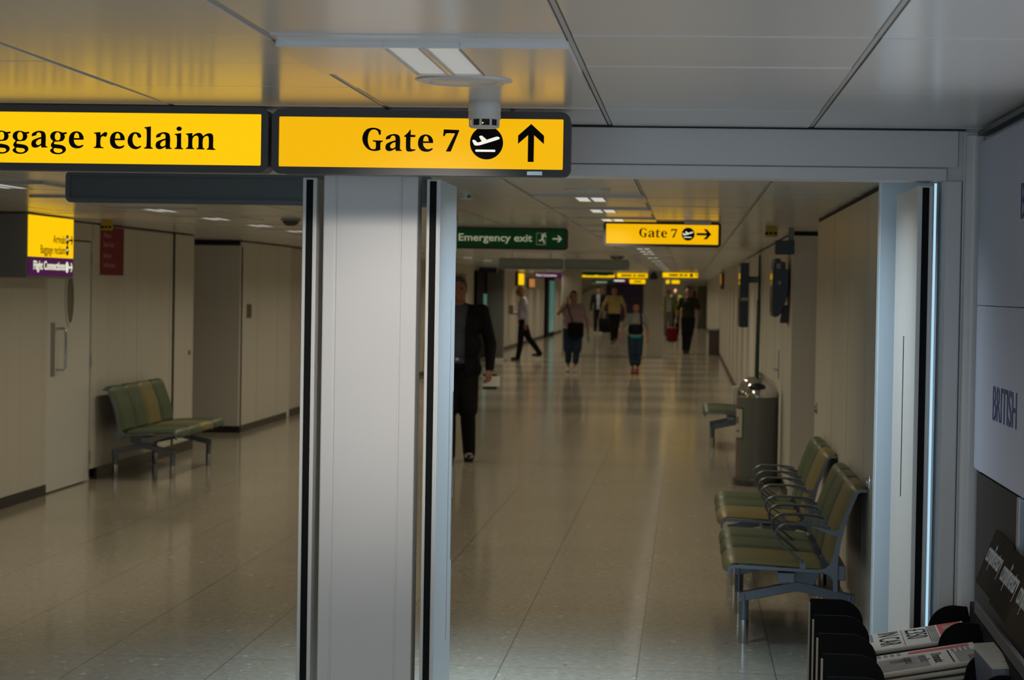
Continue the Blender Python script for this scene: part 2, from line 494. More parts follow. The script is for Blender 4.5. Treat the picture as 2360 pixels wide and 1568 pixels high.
d = door_leaf('door_1', -0.806, -0.766, 6.95, 7.44, -0.77, 'white door leaf folded open beside the central post, black seal down its edge')
obj('blue_lit_face', MB().box(-0.7665, -0.7635, 6.953, 7.44, 0.01, 2.02), PBL, d)  # thin sheet on the leaf, carries the blue light as colour
obj('edge_strip', MB().box(-0.7640, -0.7625, 7.30, 7.31, 0.55, 1.65).box(-0.7640, -0.762, 7.40, 7.425, 0.8, 1.35), STEEL, d)
door_leaf('door_2', -1.190, -1.146, 6.95, 7.44, -1.15, 'white door leaf folded open on the far side of the central post')
d = door_leaf('door_3', 0.684, 0.730, 6.95, 7.66, 0.70, 'white door leaf standing open at the newspaper rack, black seal on its edge')
obj('pull_groove', MB().box(0.6825, 0.6845, 7.30, 7.315, 1.05, 1.56), BLACK, d)
# jamb at the rear of the door recess, and the slit of daylight between leaf and frame
struct('trim_5', MB().box(0.640, XR+0.1, 7.78, 7.86, 0, ZC+0.02, 0.004), PBL)
struct('trim_6', MB().box(-0.86, -0.80, 7.46, 7.52, 0, 2.03, 0.003).box(-1.16, -1.10, 7.46, 7.52, 0, 2.03, 0.003), PAINT)
struct('wall_recess', MB().box(XR, XR+0.1, 7.1, 7.8, 0, ZC+0.02), PAINT)
wsl = struct('window_2', MB().box(0.7365, 0.7435, 6.985, 6.99, 0.0, 2.03), DAYL, 'narrow bright slit of daylight between open door leaf and frame', 'window')

# ------------------------------------------------------------------ setting: corridor walls
b = MB(); b.box(XR, XR+0.15, 7.86, 15.4, 0.0, ZC-0.025); struct('wall_right_2', b, WALL)
b = MB(); b.box(1.5, 1.6, 15.4, 18.6, 0, ZC).box(XR+0.1, 1.6, 15.25, 15.4, 0, ZC-0.025); struct('wall_right_3', b, WALL)
b = MB(); b.box(0.835, 1.5, 18.5, 18.6, 0, 2.155).box(0.835, 0.99, 18.6, 34, 0, ZC-0.02); struct('wall_right_4', b, WALL)
b = MB(); b.box(0.845, 1.0, 34, 106, 0, ZC); struct('wall_right_5', b, WALL2)
struct('trim_7', MB().box(0.845, 1.5, 18.52, 18.6, 2.155, ZC+0.02).box(XR+0.004, XR+0.05, 7.86, 15.4, ZC-0.025, ZC+0.02).box(0.85, 0.95, 18.6, 34, ZC-0.02, ZC+0.02), DARK)
b = MB()
b.box(XR-0.006, XR+0.01, 7.9, 15.4, 0, 0.09).box(0.828, 0.84, 18.7, 34, 0, 0.09).box(0.838, 0.85, 34, 105, 0, 0.09)
struct('baseboard_right', b, BLACKV)
# panel joints of the right wall
b = MB()
for y in (8.6, 9.85, 11.1, 12.35, 13.6): b.box(XR-0.0015, XR+0.002, y, y+0.006, 0.09, ZC-0.03)
for y in (22.0, 24.4, 25.6, 29.0, 31.5): b.box(0.8335, 0.836, y, y+0.014, 0.09, ZC-0.03)
struct('trim_8', b, CEILR)

struct('wall_left_6', MB().box(-9, -5.2, 16.32, 16.42, 0, ZC+0.02).box(-9.1, -9, -3, 16.42, 0, ZC+0.02).box(-9, -4.9, -3.12, -3.0, 0, ZC+0.02), WALL)
# left wall: first bay, door bay, poster bay, recess, second bay, long run
b = MB()
b.box(XL-0.25, XL, 16.22, 17.62, 0.0, ZC-0.01, 0.035, 4)
struct('wall_left_2', b, WALL)
b = MB(); b.box(XL-0.25, XL-0.005, 19.15, 22.95, 0.0, ZC-0.012, 0.02, 3); struct('wall_left_3', b, WALL)
b = MB(); b.box(-6.2, -5.075, 25.55, 25.70, 0.0, 2.13, 0.01).box(-5.5, -5.075, 25.6, 28.85, 0.0, ZC-0.015, 0.01).box(-6.2, -6.1, 22.9, 25.6, 0, ZC)
struct('wall_left_4', b, WALL)
b = MB(); b.box(-5.4, -5.10, 28.85, 30.4, 0, ZC-0.02, 0.01).box(-5.4, -5.02, 30.4, 106, 0, ZC); struct('wall_left_5', b, WALL2)
struct('trim_9', MB().box(-6.1, -5.09, 25.58, 25.7, 2.13, ZC+0.02).box(XL-0.1, XL-0.02, 19.2, 22.95, ZC-0.012, ZC+0.02).box(-5.3, -5.10, 25.7, 28.8, ZC-0.015, ZC+0.02).box(XL-0.2, XL-0.02, 16.25, 19.2, ZC-0.01, ZC+0.02), DARK)
b = MB()
b.box(XL-0.2, XL+0.006, 16.2, 17.60, 0, 0.085, 0.004).box(XL-0.2, XL+0.003, 19.15, 22.95, 0, 0.10).box(-6.1, -5.065, 25.54, 25.6, 0, 0.075).box(-5.3, -5.065, 25.55, 28.6, 0, 0.075).box(-5.3, -5.085, 28.9, 30.4, 0, 0.09).box(-5.2, -5.008, 30.4, 105, 0, 0.09)
b.box(-6.1, -5.3, 22.95, 22.98, 0, 0.09)
struct('baseboard_left', b, BLACKV)
b = MB()
for y in (20.55, 21.85): b.box(XL-0.007, XL-0.0035, y, y+0.012, 0.10, ZC-0.03)
for y in (26.6, 27.9): b.box(-5.077, -5.0735, y, y+0.012, 0.08, ZC-0.03)
struct('trim_10', b, CEILR)
struct('trim_12', MB().box(XL-0.006, XL+0.001, 21.98, 22.05, 0.0, ZC-0.012), DARK)
obj_l = MB().box(-5.078, -5.066, 25.95, 26.20, 1.30, 1.46, 0.004)
tag(obj('wall_plate', obj_l, BROWN), 'small brown access plate on the cream wall past the recess', 'wall plate')
tag(obj('wall_lock', MB().cyl((XL-0.006, 22.72, 0.99), (XL+0.018, 22.72, 0.99), 0.022, n=16), STEEL, smooth=True), 'round metal lock on the cream wall end beside the recess', 'lock')
tag(obj('wall_lock', MB().cyl((XR+0.001, 10.66, 0.82), (XR-0.022, 10.66, 0.82), 0.024, n=16).box(XR-0.012, XR+0.001, 10.63, 10.69, 0.79, 0.85, 0.004), CHROME, smooth=True), 'shiny round lock on the wall panel above the nearer bench', 'lock')
tag(obj('wall_lock', MB().cyl((XR+0.001, 15.1, 0.93), (XR-0.02, 15.1, 0.93), 0.022, n=16).box(XR-0.01, XR+0.001, 15.07, 15.13, 0.90, 0.97, 0.004), STEEL, smooth=True), 'metal lock on the wall panel edge at the alcove by the further bench', 'lock')

# end of the corridor
b = MB(); b.box(-9, 3, 105, 105.2, 0, ZC); struct('wall_end', b, mat('pale_end_wall', (0.72, 0.67, 0.56), 0.5))
struct('pillar_2', MB().box(-1.04, -0.635, 58.1, 58.6, 0, ZC, 0.01), WALL2)
struct('pillar_3', MB().box(-3.22, -2.74, 58.1, 58.6, 0, ZC, 0.01), WALL2)
struct('pillar_4', MB().box(-5.1, -4.55, 56.0, 56.4, 0, ZC, 0.01), mat('grey_column', (0.16, 0.15, 0.14), 0.5))
struct('floor_2', MB().box(-9, 3, 58.0, 58.06, -0.01, 0.002), BROWN)

# ------------------------------------------------------------------ luminaires and ceiling fittings
def make_luminaire(name, label, diff, ridges, energy, group=None, loc=(0, 0, 0), color=(1.0, 0.89, 0.66), spread=150):
    t = thing(name, label, 'ceiling light', loc, 0, group)
    b = MB(); b.box(-0.300, -0.078, -0.298, 0.298, -0.012, 0.006, 0.0015).box(0.078, 0.300, -0.298, 0.298, -0.012, 0.006, 0.0015).box(-0.078, 0.078, -0.298, -0.288, -0.012, 0.006).box(-0.078, 0.078, 0.288, 0.298, -0.012, 0.006).box(-0.006, 0.006, -0.288, 0.288, -0.013, 0.006)
    obj('panel', b, CEIL, t)
    for s in (-1, 1):
        d = MB()
        if ridges:
            n = 26
            pr = []
            for k in range(n):
                ya = -0.288 + 0.576*k/n
                pr += [(ya, -0.0085), (ya+0.576/n*0.5, -0.0045)]
            pr += [(0.288, -0.0085), (0.288, 0.004), (-0.288, 0.004)]
            d.prism(pr, 'x', s*0.041-0.034, s*0.041+0.034)
        else:
            d.box(s*0.041-0.034, s*0.041+0.034, -0.287, 0.287, -0.009, 0.0)
        obj('louvre', d, diff, t)
        e = MB(); e.box(s*0.041-0.037, s*0.041-0.033, -0.288, 0.288, -0.0135, 0.002).box(s*0.041+0.033, s*0.041+0.037, -0.288, 0.288, -0.0135, 0.002)
        obj('louvre_edge', e, STEEL, t)
    if energy: area('lamp_light', (0, 0, -0.02), (0, 0, 0), 0.15, 0.55, energy, color, spread, t)
    return t


make_luminaire('ceiling_light', 'ceiling light panel with twin ribbed louvres above the hanging gate sign', DIFFN, True, 7.0, None, (-0.552, 4.92, ZC-0.0005))
E_COR = 6.8
for k_, (x_, y_) in enumerate(((-0.552, 1.33), (-2.97, 1.33), (-2.97, 4.92), (-2.97, -1.66))):  # extra lamps out of view, added to brighten the lobby
    make_luminaire('ceiling_light', 'added unseen ceiling light of the lobby, %s' % ('behind the camera', 'behind the camera by the far wall', 'beside the baggage sign', 'nearest the back window')[k_], DIFFN, False, 6.0, None, (x_, y_, ZC-0.0005), (1.0, 0.96, 0.90))
L0 = make_luminaire('ceiling_light', 'twin-strip ceiling light over mid corridor, first beyond the door header', DIFF, False, E_COR, 'ceiling lights along the corridor', (-0.535, 12.33, ZC-0.0005))
names_mid = ['second beyond the header', 'third, just above the far gate sign']
make_luminaire('ceiling_light', 'added unseen cool light above the open leaves, tints the doorway blue', DIFF, False, 15.0, None, (-0.05, 7.34, ZC-0.0005), (0.80, 0.92, 1.0))  # lamp added out of view for the bluish light on leaves and jamb
make_luminaire('ceiling_light', 'added cool light hidden behind the header, tints the floor blue', DIFF, False, 24.0, None, (-0.85, 9.40, ZC-0.0005), (0.56, 0.80, 1.0), 100)  # second added lamp, unseen, cools the floor past the doorway
L1 = make_luminaire('ceiling_light', 'twin-strip ceiling light over mid corridor, receding behind the far gate sign', DIFF, False, E_COR*2, 'ceiling lights along the corridor', (-0.535, 12.33+1.793*10, ZC-0.0005))
for k in range(12, 51, 2): dup(L1, (-0.535, 12.33+1.793*k, ZC-0.0005))
for k in range(1, 10):
    lab = 'twin-strip ceiling light over mid corridor, ' + (names_mid[k-1] if k < 3 else 'receding behind the far gate sign')
    dup(L0, (-0.535, 12.33+1.793*k, ZC-0.0005), None, lab)
names_left = ['over the lit Arrivals sign', 'over the red wall poster', 'over the wall past the poster', 'next to the grey ceiling dome']
for k in range(12, 51, 2): dup(L1, (-3.56, 11.6+1.793*k, ZC-0.0005), None, 'twin-strip ceiling light of the door-wall row, receding past the grey dome')
for k in range(0, 11):
    lab = 'twin-strip ceiling light of the door-wall row, ' + (names_left[k-1] if 0 < k < 5 else 'receding past the grey dome' if k else 'first of the row')
    dup(L0, (-3.56, 11.6+1.793*k, ZC-0.0005), None, lab)


def disc_diffuser(loc, label):
    t = thing('ceiling_diffuser', label, 'air diffuser', loc, 0, None)
    obj('rim', MB().lathe([(0.080, -0.002), (0.086, -0.007), (0.10, -0.0085), (0.116, -0.004), (0.119, 0.004), (0.07, 0.004), (0.080, -0.002)], n=56), PAINT, t, True)
    obj('centre_disc', MB().lathe([(0, -0.0065), (0.070, -0.006), (0.077, -0.003), (0.077, 0.004), (0, 0.004)], n=56), PAINT, t, True)
    return t


dl = disc_diffuser((-0.548, 5.46, ZC), 'round white downlight disc in the ceiling above the smoke detector')
dl.name = 'downlight'; dl['category'] = 'ceiling light'
sd = bpy.data.lights.new('spot_light', 'SPOT'); sd.energy = 92; sd.color = (1.0, 0.93, 0.83); sd.spot_size = math.radians(44); sd.spot_blend = 1.0; sd.shadow_soft_size = 0.06
so_ = bpy.data.objects.new('spot_light', sd); COL.objects.link(so_); so_.parent = dl; so_.location = (0, 0, -0.03)
so_.rotation_euler = (Vector((-0.90, 6.95, 1.50)) - Vector((-0.548, 5.46, ZC-0.03))).to_track_quat('-Z', 'Y').to_euler()
disc_diffuser((-0.512, 11.36, ZC), 'round white air diffuser in the corridor ceiling just past the header')

t = thing('smoke_detector', 'white smoke detector hanging in front of the near gate sign', 'smoke detector', (-0.556, 6.115, ZC))
obj('base', MB().lathe([(0, 0.002), (0.040, 0.002), (0.043, -0.002), (0.0445, -0.022), (0.0435, -0.024), (0, -0.024)], n=40), WHITEP, t, True)
b = MB().lathe([(0, -0.0235), (0.0435, -0.0235), (0.0438, -0.046), (0.042, -0.047), (0.0, -0.047)], n=40)
for k in range(9):
    a = 2*math.pi*(k+0.5)/9
    b.box(0.0375, 0.0415, -0.0028, 0.0028, -0.066, -0.045, M=RZ(math.degrees(a)))
b.lathe([(0.0, -0.0635), (0.040, -0.0635), (0.041, -0.066), (0.036, -0.0695), (0.0, -0.0715)], n=40)
obj('cover', b, WHITEP, t, True)
obj('sensor_chamber', MB().lathe([(0, -0.046), (0.036, -0.046), (0.036, -0.064), (0, -0.064)], n=32), DARK, t, True)
obj('indicator_led', MB().ell((-0.001, -0.037, -0.0575), (0.002, 0.002, 0.002)), AMBER, t)

t = thing('smoke_detector', 'white ceiling detector with green window just inside the corridor', 'smoke detector', (-1.18, 12.0, ZC))
obj('base', MB().lathe([(0, 0.002), (0.036, 0.002), (0.036, -0.026), (0.03, -0.032), (0, -0.032)], n=28), WHITEP, t, True)
obj('indicator', MB().box(0.006, 0.026, -0.037, -0.028, -0.026, -0.010, 0.002), GREENL, t)
for x, y, r, lab in ((-2.98, 16.9, 0.075, 'dark grey ceiling dome near the lights of the door side row'), (-1.04, 33.0, 0.11, 'grey ceiling dome beyond the blank hanging signs'), (-2.42, 22.4, 0.06, 'small brown ceiling dome past the dark grey dome')):
    t = thing('ceiling_dome', lab, 'ceiling dome', (x, y, ZC))
    obj('plate', MB().lathe([(0, 0), (r, 0), (r, -0.02), (0, -0.02)], n=24), GREYB, t, True)
    obj('dome', MB().lathe([(r*0.85, -0.018), (r*0.8, -0.035), (r*0.5, -0.055), (0, -0.06)], n=24), GREYF, t, True)

# ------------------------------------------------------------------ lettering
U = 0.001222/9.833      # metres per traced unit of the gate wording
GL = {
 'G': (100, 640, 480, [[(522,283,1),(485,283,1),(460,215),(425,180),(370,165),(300,185),(250,260),(230,390),(250,510),(300,590),(365,607),(404,600,1),(415,570,1),(412,460),(395,440),(345,435,1),(345,407,1),(570,412,1),(570,437,1),(530,450),(518,480),(518,622,1),(450,642),(370,648),(260,620),(160,530),(108,400),(125,270),(200,165),(280,133),(350,125),(440,138),(522,178,1)]], 9.833),
 'a': (625, 640, 400, [[(645,390,1),(740,365,1),(755,320),(805,297),(850,325),(858,380),(858,402,1),(760,432),(660,482),(632,550),(650,620),(720,648),(790,630),(858,592,1),(868,642,1),(1005,640,1),(1005,622,1),(970,605),(962,570),(962,370),(930,290),(850,262),(760,270),(670,310),(640,350)],[(858,442,1),(790,465),(745,510),(740,555),(775,585),(820,578),(858,550,1)]], 9.833),
 't': (1050, 640, 270, [[(1200,160,1),(1200,274,1),(1310,280,1),(1302,325,1),(1198,325,1),(1198,560),(1212,590),(1250,598),(1312,598,1),(1310,622,1),(1240,645),(1180,652),(1120,640),(1098,590),(1095,325,1),(1055,320,1),(1055,300,1),(1130,235),(1185,160,1)]], 9.833),
 'e': (1362, 648, 360, [[(1705,462,1),(1480,465,1),(1500,540),(1560,595),(1630,597),(1692,572,1),(1705,600,1),(1640,645),(1550,660),(1450,635),(1385,560),(1368,470),(1385,370),(1440,300),(1540,270),(1640,300),(1695,370),(1710,430)],[(1484,425,1),(1500,340),(1545,305),(1590,340),(1610,425,1)]], 9.833),
 '7': (1930, 655, 370, [[(1945,160,1),(2290,170,1),(2290,195,1),(2230,350),(2110,655,1),(1998,655,1),(2200,255,1),(2195,248,1),(2040,245),(1990,260),(1970,310,1),(1932,310,1)]], 9.833),
 'B': (0, 650, 520, [[(0,150,1),(250,150),(400,175),(430,270),(400,355),(330,390,1),(430,425),(470,515),(420,615),(280,650),(0,650,1),(0,625,1),(50,610),(65,580),(65,220),(50,190),(0,175,1)],[(170,190,1),(240,190),(310,220),(320,290),(280,355),(170,370,1)],[(170,410,1),(260,415),(340,450),(350,530),(310,600),(230,612),(170,595,1)]], 9.833),
 'r': (98, 542, 270, [[(100,262,1),(218,248,1),(222,312,1),(260,275),(310,248),(345,268),(335,310),(318,338,1),(270,325),(235,340),(222,390),(222,480),(238,515),(280,525,1),(280,543,1),(100,540,1),(100,522,1),(130,512),(142,480),(142,320),(130,285),(100,278,1)]], 7.867),
 'c': (708, 560, 265, [[(958,325),(955,350),(930,365),(900,350),(880,310),(850,290),(815,320),(800,400),(820,480),(870,522),(920,520),(955,502,1),(962,525,1),(920,555),(860,572),(790,555),(730,500),(710,415),(735,330),(790,275),(860,262),(930,285)]], 7.867),
 'l': (1006, 566, 190, [[(1010,178,1),(1130,160,1),(1132,510),(1145,540),(1168,550,1),(1168,568,1),(1008,565,1),(1008,548,1),(1040,535),(1052,505),(1052,240),(1040,205),(1010,195,1)]], 7.867),
 'i': (1555, 580, 190, [[(1558,305,1),(1678,290,1),(1680,530),(1690,555),(1715,565,1),(1715,582,1),(1558,580,1),(1558,563,1),(1588,550),(1598,520),(1598,360),(1585,330),(1558,322,1)],[(1686,212),(1672,240),(1638,252),(1604,240),(1590,212),(1604,184),(1638,172),(1672,184)]], 7.867),
 'm': (1760, 590, 570, [[(1762,308,1),(1878,296,1),(1880,352,1),(1920,318),(1990,292),(2045,305),(2075,352,1),(2120,318),(2180,298),(2240,310),(2262,370),(2262,540),(2275,570),(2302,580,1),(2302,598,1),(2148,595,1),(2148,578,1),(2172,566),(2180,540),(2180,395),(2165,352),(2130,348),(2090,375),(2072,420),(2072,535),(2082,565),(2105,573,1),(2105,592,1),(1958,589,1),(1958,572,1),(1985,562),(1992,535),(1992,395),(1978,352),(1940,345),(1900,370),(1882,415),(1882,530),(1892,562),(1915,570,1),(1915,588,1),(1762,586,1),(1762,568,1),(1792,556),(1802,525),(1802,370),(1790,335),(1762,325,1)]], 7.867),
 'g': (1370, 742, 470, [[(1810,335,1),(1795,385,1),(1735,395,1),(1755,440),(1750,490),(1700,560),(1580,585),(1490,587,1),(1470,625),(1482,648),(1540,655),(1650,670),(1740,700),(1785,760),(1775,830),(1700,890),(1580,915),(1450,895),(1375,840),(1378,800),(1435,750,1),(1390,700),(1400,640),(1450,575,1),(1385,510),(1370,440),(1400,370),(1470,325),(1560,315),(1640,330),(1695,352,1)],[(1565,345),(1510,375),(1490,450),(1510,530),(1565,555),(1620,530),(1640,455),(1620,375)],[(1480,755),(1560,762),(1650,770),(1695,800),(1690,840),(1640,870),(1560,875),(1490,850),(1460,800)]], 11.238),
}


def serif(txt_positions, thick=0.0012):
    """[(glyph, x metres)] -> bmesh, baseline at z=0"""
    mb = MB()
    for ch, x in txt_positions:
        ox, oy, _, cons, scl = GL[ch]
        k = 0.001222/scl
        cs = [[((p.x-ox)*k + x, (oy-p.y)*k) for p in spline(c)] for c in cons]
        t = fill(cs, thick); mb.add(t)
    return mb


GATE = [('G', 0.0), ('a', 0.0652), ('t', 0.1180), ('e', 0.1568), ('7', 0.2274)]
PIX = 0.001222
# "Baggage reclaim": pen positions in metres measured from the left of the first visible g
PIL = 0.001246
BAG = [('B', -108*PIL), ('a', -50*PIL), ('g', -8*PIL), ('g', 35.2*PIL), ('a', 77.8*PIL), ('g', 122*PIL), ('e', 164.5*PIL),
       ('r', 222.5*PIL), ('e', 259*PIL), ('c', 300*PIL), ('l', 338*PIL), ('a', 364*PIL), ('i', 407.7*PIL), ('m', 433.7*PIL)]
PLANE = [(235,560),(250,545),(290,540),(380,615,1),(490,578,1),(420,460),(425,440),(475,425),(500,432),(625,535,1),(860,455),(910,448),(955,462),(972,490),(955,512),(900,535),(480,670),(400,688),(330,690),(290,675)]


def disc(cx_, cz, r, thick, n=48, y=0):
    return fill([[(cx_+r*math.cos(2*math.pi*k/n), cz+r*math.sin(2*math.pi*k/n)) for k in range(n)]], thick)


def arrow_pts(kind):
    # unit arrow pointing up, height 1.46, width 1
    up_ = [(0, 0.73), (0.5, 0.28), (0.5, -0.04), (0.115, 0.30), (0.115, -0.73), (-0.115, -0.73), (-0.115, 0.30), (-0.5, -0.04), (-0.5, 0.28)]
    if kind == 'up': return up_
    return [(z, -x) for x, z in up_]


def rounded(x0, x1, z0, z1, r, n=6):
    pts = []
    for cx_, cz, a in ((x1-r, z1-r, 0), (x0+r, z1-r, 90), (x0+r, z0+r, 180), (x1-r, z0+r, 270)):
        for k in range(n+1):
            q = math.radians(a + 90*k/n); pts.append((cx_+r*math.cos(q), cz+r*math.sin(q)))
    return pts


def sign_case(name, label, loc, wd, ht, face, depth=0.11, fr=0.018, rz=0.0, group=None, casem=None, cat='sign', hang=0.012):
    """hanging illuminated sign: grey rounded casing, lit face on the -y side; origin top centre"""
    t = thing(name, label, cat, loc, rz, group)
    o_ = rounded(-wd/2, wd/2, -ht, 0, 0.026); i_ = rounded(-wd/2+fr+0.002, wd/2-fr-0.002, -ht+fr+0.002, -fr-0.002, 0.003, 2)
    rim = fill([o_, i_], 0.016); bmesh.ops.translate(rim, verts=rim.verts, vec=(0, 0.002, 0))
    b = MB().add(rim); b.prism(rounded(-wd/2+0.003, wd/2-0.003, -ht+0.003, -0.003, 0.024), 'y', 0.0, depth, 0.0)
    obj('casing', b, casem or GREYF, t, True)
    if face is not None:
        f = MB().box(-wd/2+fr, wd/2-fr, -0.006, 0.002, -ht+fr, -fr)
        obj('lit_face', f, face, t)
    for s_ in (-1, 1): obj('hanger', MB().cyl((s_*wd*0.3, depth*0.5, -0.003), (s_*wd*0.3, depth*0.5, hang), 0.006, n=10), CEIL, t)
    return t


def put(bm, x, y, z, m, parent, name):
    bmesh.ops.translate(bm if not isinstance(bm, MB) else bm.bm, verts=(bm.bm if isinstance(bm, MB) else bm).verts, vec=(x, y, z))
    return obj(name, bm, m, parent)


def gate_sign(label, loc, arrow, group=None):
    t = sign_case('gate_sign', label, loc, 0.838, 0.180, YEL, group=group)
    zf = -0.156    # bottom of the face in sign coordinates (top is 0)
    xl = -0.392    # left of the face
    yf = -0.0062
    put(serif(GATE), xl+0.2275+0.0, yf, zf+0.0435, INK, t, 'lettering')
    cx_, cz = xl+0.577, zf+0.0690
    if arrow == 'right': cx_ -= 0.0
    dd = disc(0, 0, 0.0463, 0.0012); put(dd, cx_, yf, cz, INK, t, 'pictogram_disc')
    k = PIX/11.8
    pl = fill([[((p.x-618)*k, (615-p.y)*k) for p in spline(PLANE)]], 0.001)
    pl2 = fill([[((p[0]-590)*k, (830-p[1])*k) for p in [(330,800),(850,800),(862,830),(850,858),(330,858),(318,830)]]], 0.001)
    bmesh.ops.translate(pl2, verts=pl2.verts, vec=((590-618)*k, 0, (615-830)*k))
    put(MB().add(pl).add(pl2), cx_, yf-0.0012, cz, INKW, t, 'aircraft_pictogram')
    a = 0.0722
    ap = [(x*a, z*a) for x, z in arrow_pts(arrow)]
    put(fill([ap], 0.0012), xl+(0.701 if arrow == 'up' else 0.689), yf, zf+0.0700, INK, t, 'arrow')
    return t


s2 = gate_sign('large lit yellow Gate 7 sign with upward arrow above the central post', (-0.7535, 6.335, 2.182), 'up')
obj('maker_plate', MB().box(0.30, 0.342, -0.0155, -0.0135, -0.176, -0.1655), STEEL, s2)
gate_sign('lit yellow Gate 7 sign with arrow pointing sideways, hung down the corridor', (-0.196, 16.3, 2.186), 'right')
tag(obj('ceiling_sign_bracket', MB().box(-0.04, 0.15, 16.15, 16.25, ZC-0.028, ZC+0.002, 0.003), PAINT), 'flat grey mounting plate on the ceiling in front of the far gate sign', 'bracket')

W1 = 1.02
s1 = sign_case('baggage_sign', 'large lit yellow Baggage reclaim sign next to the Gate 7 sign', (-1.1815-W1/2, 6.33, 2.187), W1, 0.184, YEL2)
put(serif(BAG), -1.957-(-1.1815-W1/2), -0.0062, -0.142+0.022, INK, s1, 'lettering')

# grey back of a hanging sign seen under the baggage sign
sign_case('hanging_sign_back', 'blank slate grey back of a wide hanging sign under the baggage sign', (-1.86, 9.5, 2.16), 1.56, 0.135, None, depth=0.10, casem=mat('slate_sign_back', (0.13, 0.14, 0.145), 0.5), hang=0.04)

# emergency exit
t = sign_case('emergency_exit_sign', 'green Emergency exit sign with running figure, hung past the open door', (-1.50, 18.3, 2.184), 1.05, 0.178, GRN)
put(text_bm('Emergency exit', 0.082, 0.001, 0.0014, 'LEFT', 1.17), -0.362, -0.0062, -0.112, PALE, t, 'lettering')
fig = MB()
k = 0.000428
def S(pts, w_):
    for a, c in zip(pts, pts[1:]):
        a, c = Vector((a[0]*k, 0, -a[1]*k)), Vector((c[0]*k, 0, -c[1]*k))
        fig.tube([a, c], w_, 8)
fig.ell((62*k, 0, 85*k), (0.0055, 0.0012, 0.0055))
S([(45, -62), (18, -15), (10, 10)], 0.0075); S([(50, -58), (15, -70), (0, -45)], 0.004); S([(50, -55), (72, -30), (92, -32)], 0.004)
S([(12, 5), (2, 45), (-50, 48)], 0.0052); S([(12, 5), (40, 45), (55, 100)], 0.0052)
bmesh.ops.scale(fig.bm, vec=(1, 0.12, 1), verts=fig.bm.verts)
put(fig, 0.313, -0.0068, -0.083, PALE, t, 'running_figure')
put(fill([[(x*0.052, z*0.052+0.0) for x, z in arrow_pts('right')]], 0.001), 0.440, -0.0062, -0.088, PALE, t, 'arrow')
t2 = MB().box(0.272, 0.349, -0.0066, -0.0062, -0.137, -0.135).box(0.272, 0.349, -0.0066, -0.0062, -0.045, -0.0435).box(0.272, 0.2735, -0.0066, -0.0062, -0.137, -0.045).box(0.3475, 0.349, -0.0066, -0.0062, -0.137, -0.045)
obj('figure_border', t2, PALE, t)

# pair of blank grey boards
for x, lab in ((-2.148, 'blank grey hanging board, one of a pair, on the emergency sign side'), (-1.252, 'blank grey hanging board, one of a pair, nearer the far gate sign')):
    sign_case('hanging_sign_back', lab, (x, 31, 2.11), 0.885, 0.155, None, depth=0.10, casem=mat('grey_green_back', (0.27, 0.31, 0.29), 0.5), group='blank hanging boards', hang=0.085)

# remote lit signs
def far_sign(name, label, x0, x1, y, z0, z1, face, txt=None, tm=None, ts=0.09, tx=0.0):
    t = sign_case(name, label, ((x0+x1)/2, y, z1), x1-x0, z1-z0, face, hang=max(0.01, ZC-z1+0.002))
    if isinstance(txt, tuple):
        m_ = MB()
        for a_, c_ in txt: m_.box(a_, c_, -0.001, 0.0, -(z1-z0)/2-0.022, -(z1-z0)/2+0.022)
        put(m_, 0, -0.0062, 0, tm or INK, t, 'lettering')
    elif txt: put(text_bm(txt, ts, 0.001, 0.001, 'CENTER'), tx, -0.0064, -(z1-z0)/2-ts*0.35, tm or INK, t, 'lettering')
    return t


far_sign('lit_sign', 'purple Flight Connections sign with white wording far down the corridor', -4.55, -3.67, 67, 2.02, 2.185, PUR, 'Flight Connections', INKW, 0.08, -0.08)
far_sign('lit_sign', 'long yellow lit sign behind the blank boards, its one end hidden', -3.03, -1.99, 62, 2.02, 2.185, YEL2, ((-0.42, -0.36), (-0.30, -0.05), (0.05, 0.32)), INK)
far_sign('lit_sign', 'yellow lit sign continuing past the blank boards by the far pillar', -1.97, -1.10, 62.1, 2.02, 2.185, YEL2, ((-0.30, -0.02), (0.02, 0.10), (0.14, 0.36)), INK)
t = far_sign('lit_sign', 'yellow lit sign with upward arrow far down the corridor beside the far pillar', -0.68, 0.245, 57.6, 2.02, 2.18, YEL2, ((-0.28, -0.06), (-0.02, 0.07), (0.10, 0.18)), INK)
put(disc(0, 0, 0.045, 0.001), 0.28, -0.0064, -0.08, INK, t, 'pictogram_disc')
put(fill([[(x*0.055, z*0.055) for x, z in arrow_pts('up')]], 0.001), 0.40, -0.0064, -0.08, INK, t, 'arrow')
far_sign('lit_sign', 'small yellow lit sign in front of the purple poster', -2.09, -1.50, 80, 1.92, 2.11, YEL2, ((-0.12, 0.14),), INK)
far_sign('lit_sign', 'dark purple sign with white wording left of the small yellow one', -2.68, -2.12, 79.6, 1.94, 2.12, PUR, ((-0.2, 0.16),), INKW)
far_sign('lit_sign', 'tiny yellow lit sign beyond the hi-vis vests', -0.62, -0.30, 80, 1.94, 2.10, YEL2)
far_sign('lit_sign', 'tiny square yellow lit sign beside the far pillar', -0.82, -0.66, 80.3, 1.94, 2.10, YEL2)
far_sign('exit_sign', 'dim green exit board behind the long yellow sign', -3.0, -2.0, 61.3, 2.09, 2.187, GRN)
far_sign('exit_sign', 'dim green exit board near the bright arched wall', -3.55, -2.7, 84, 1.90, 2.07, GRN, ((-0.28, 0.12),), PALE)

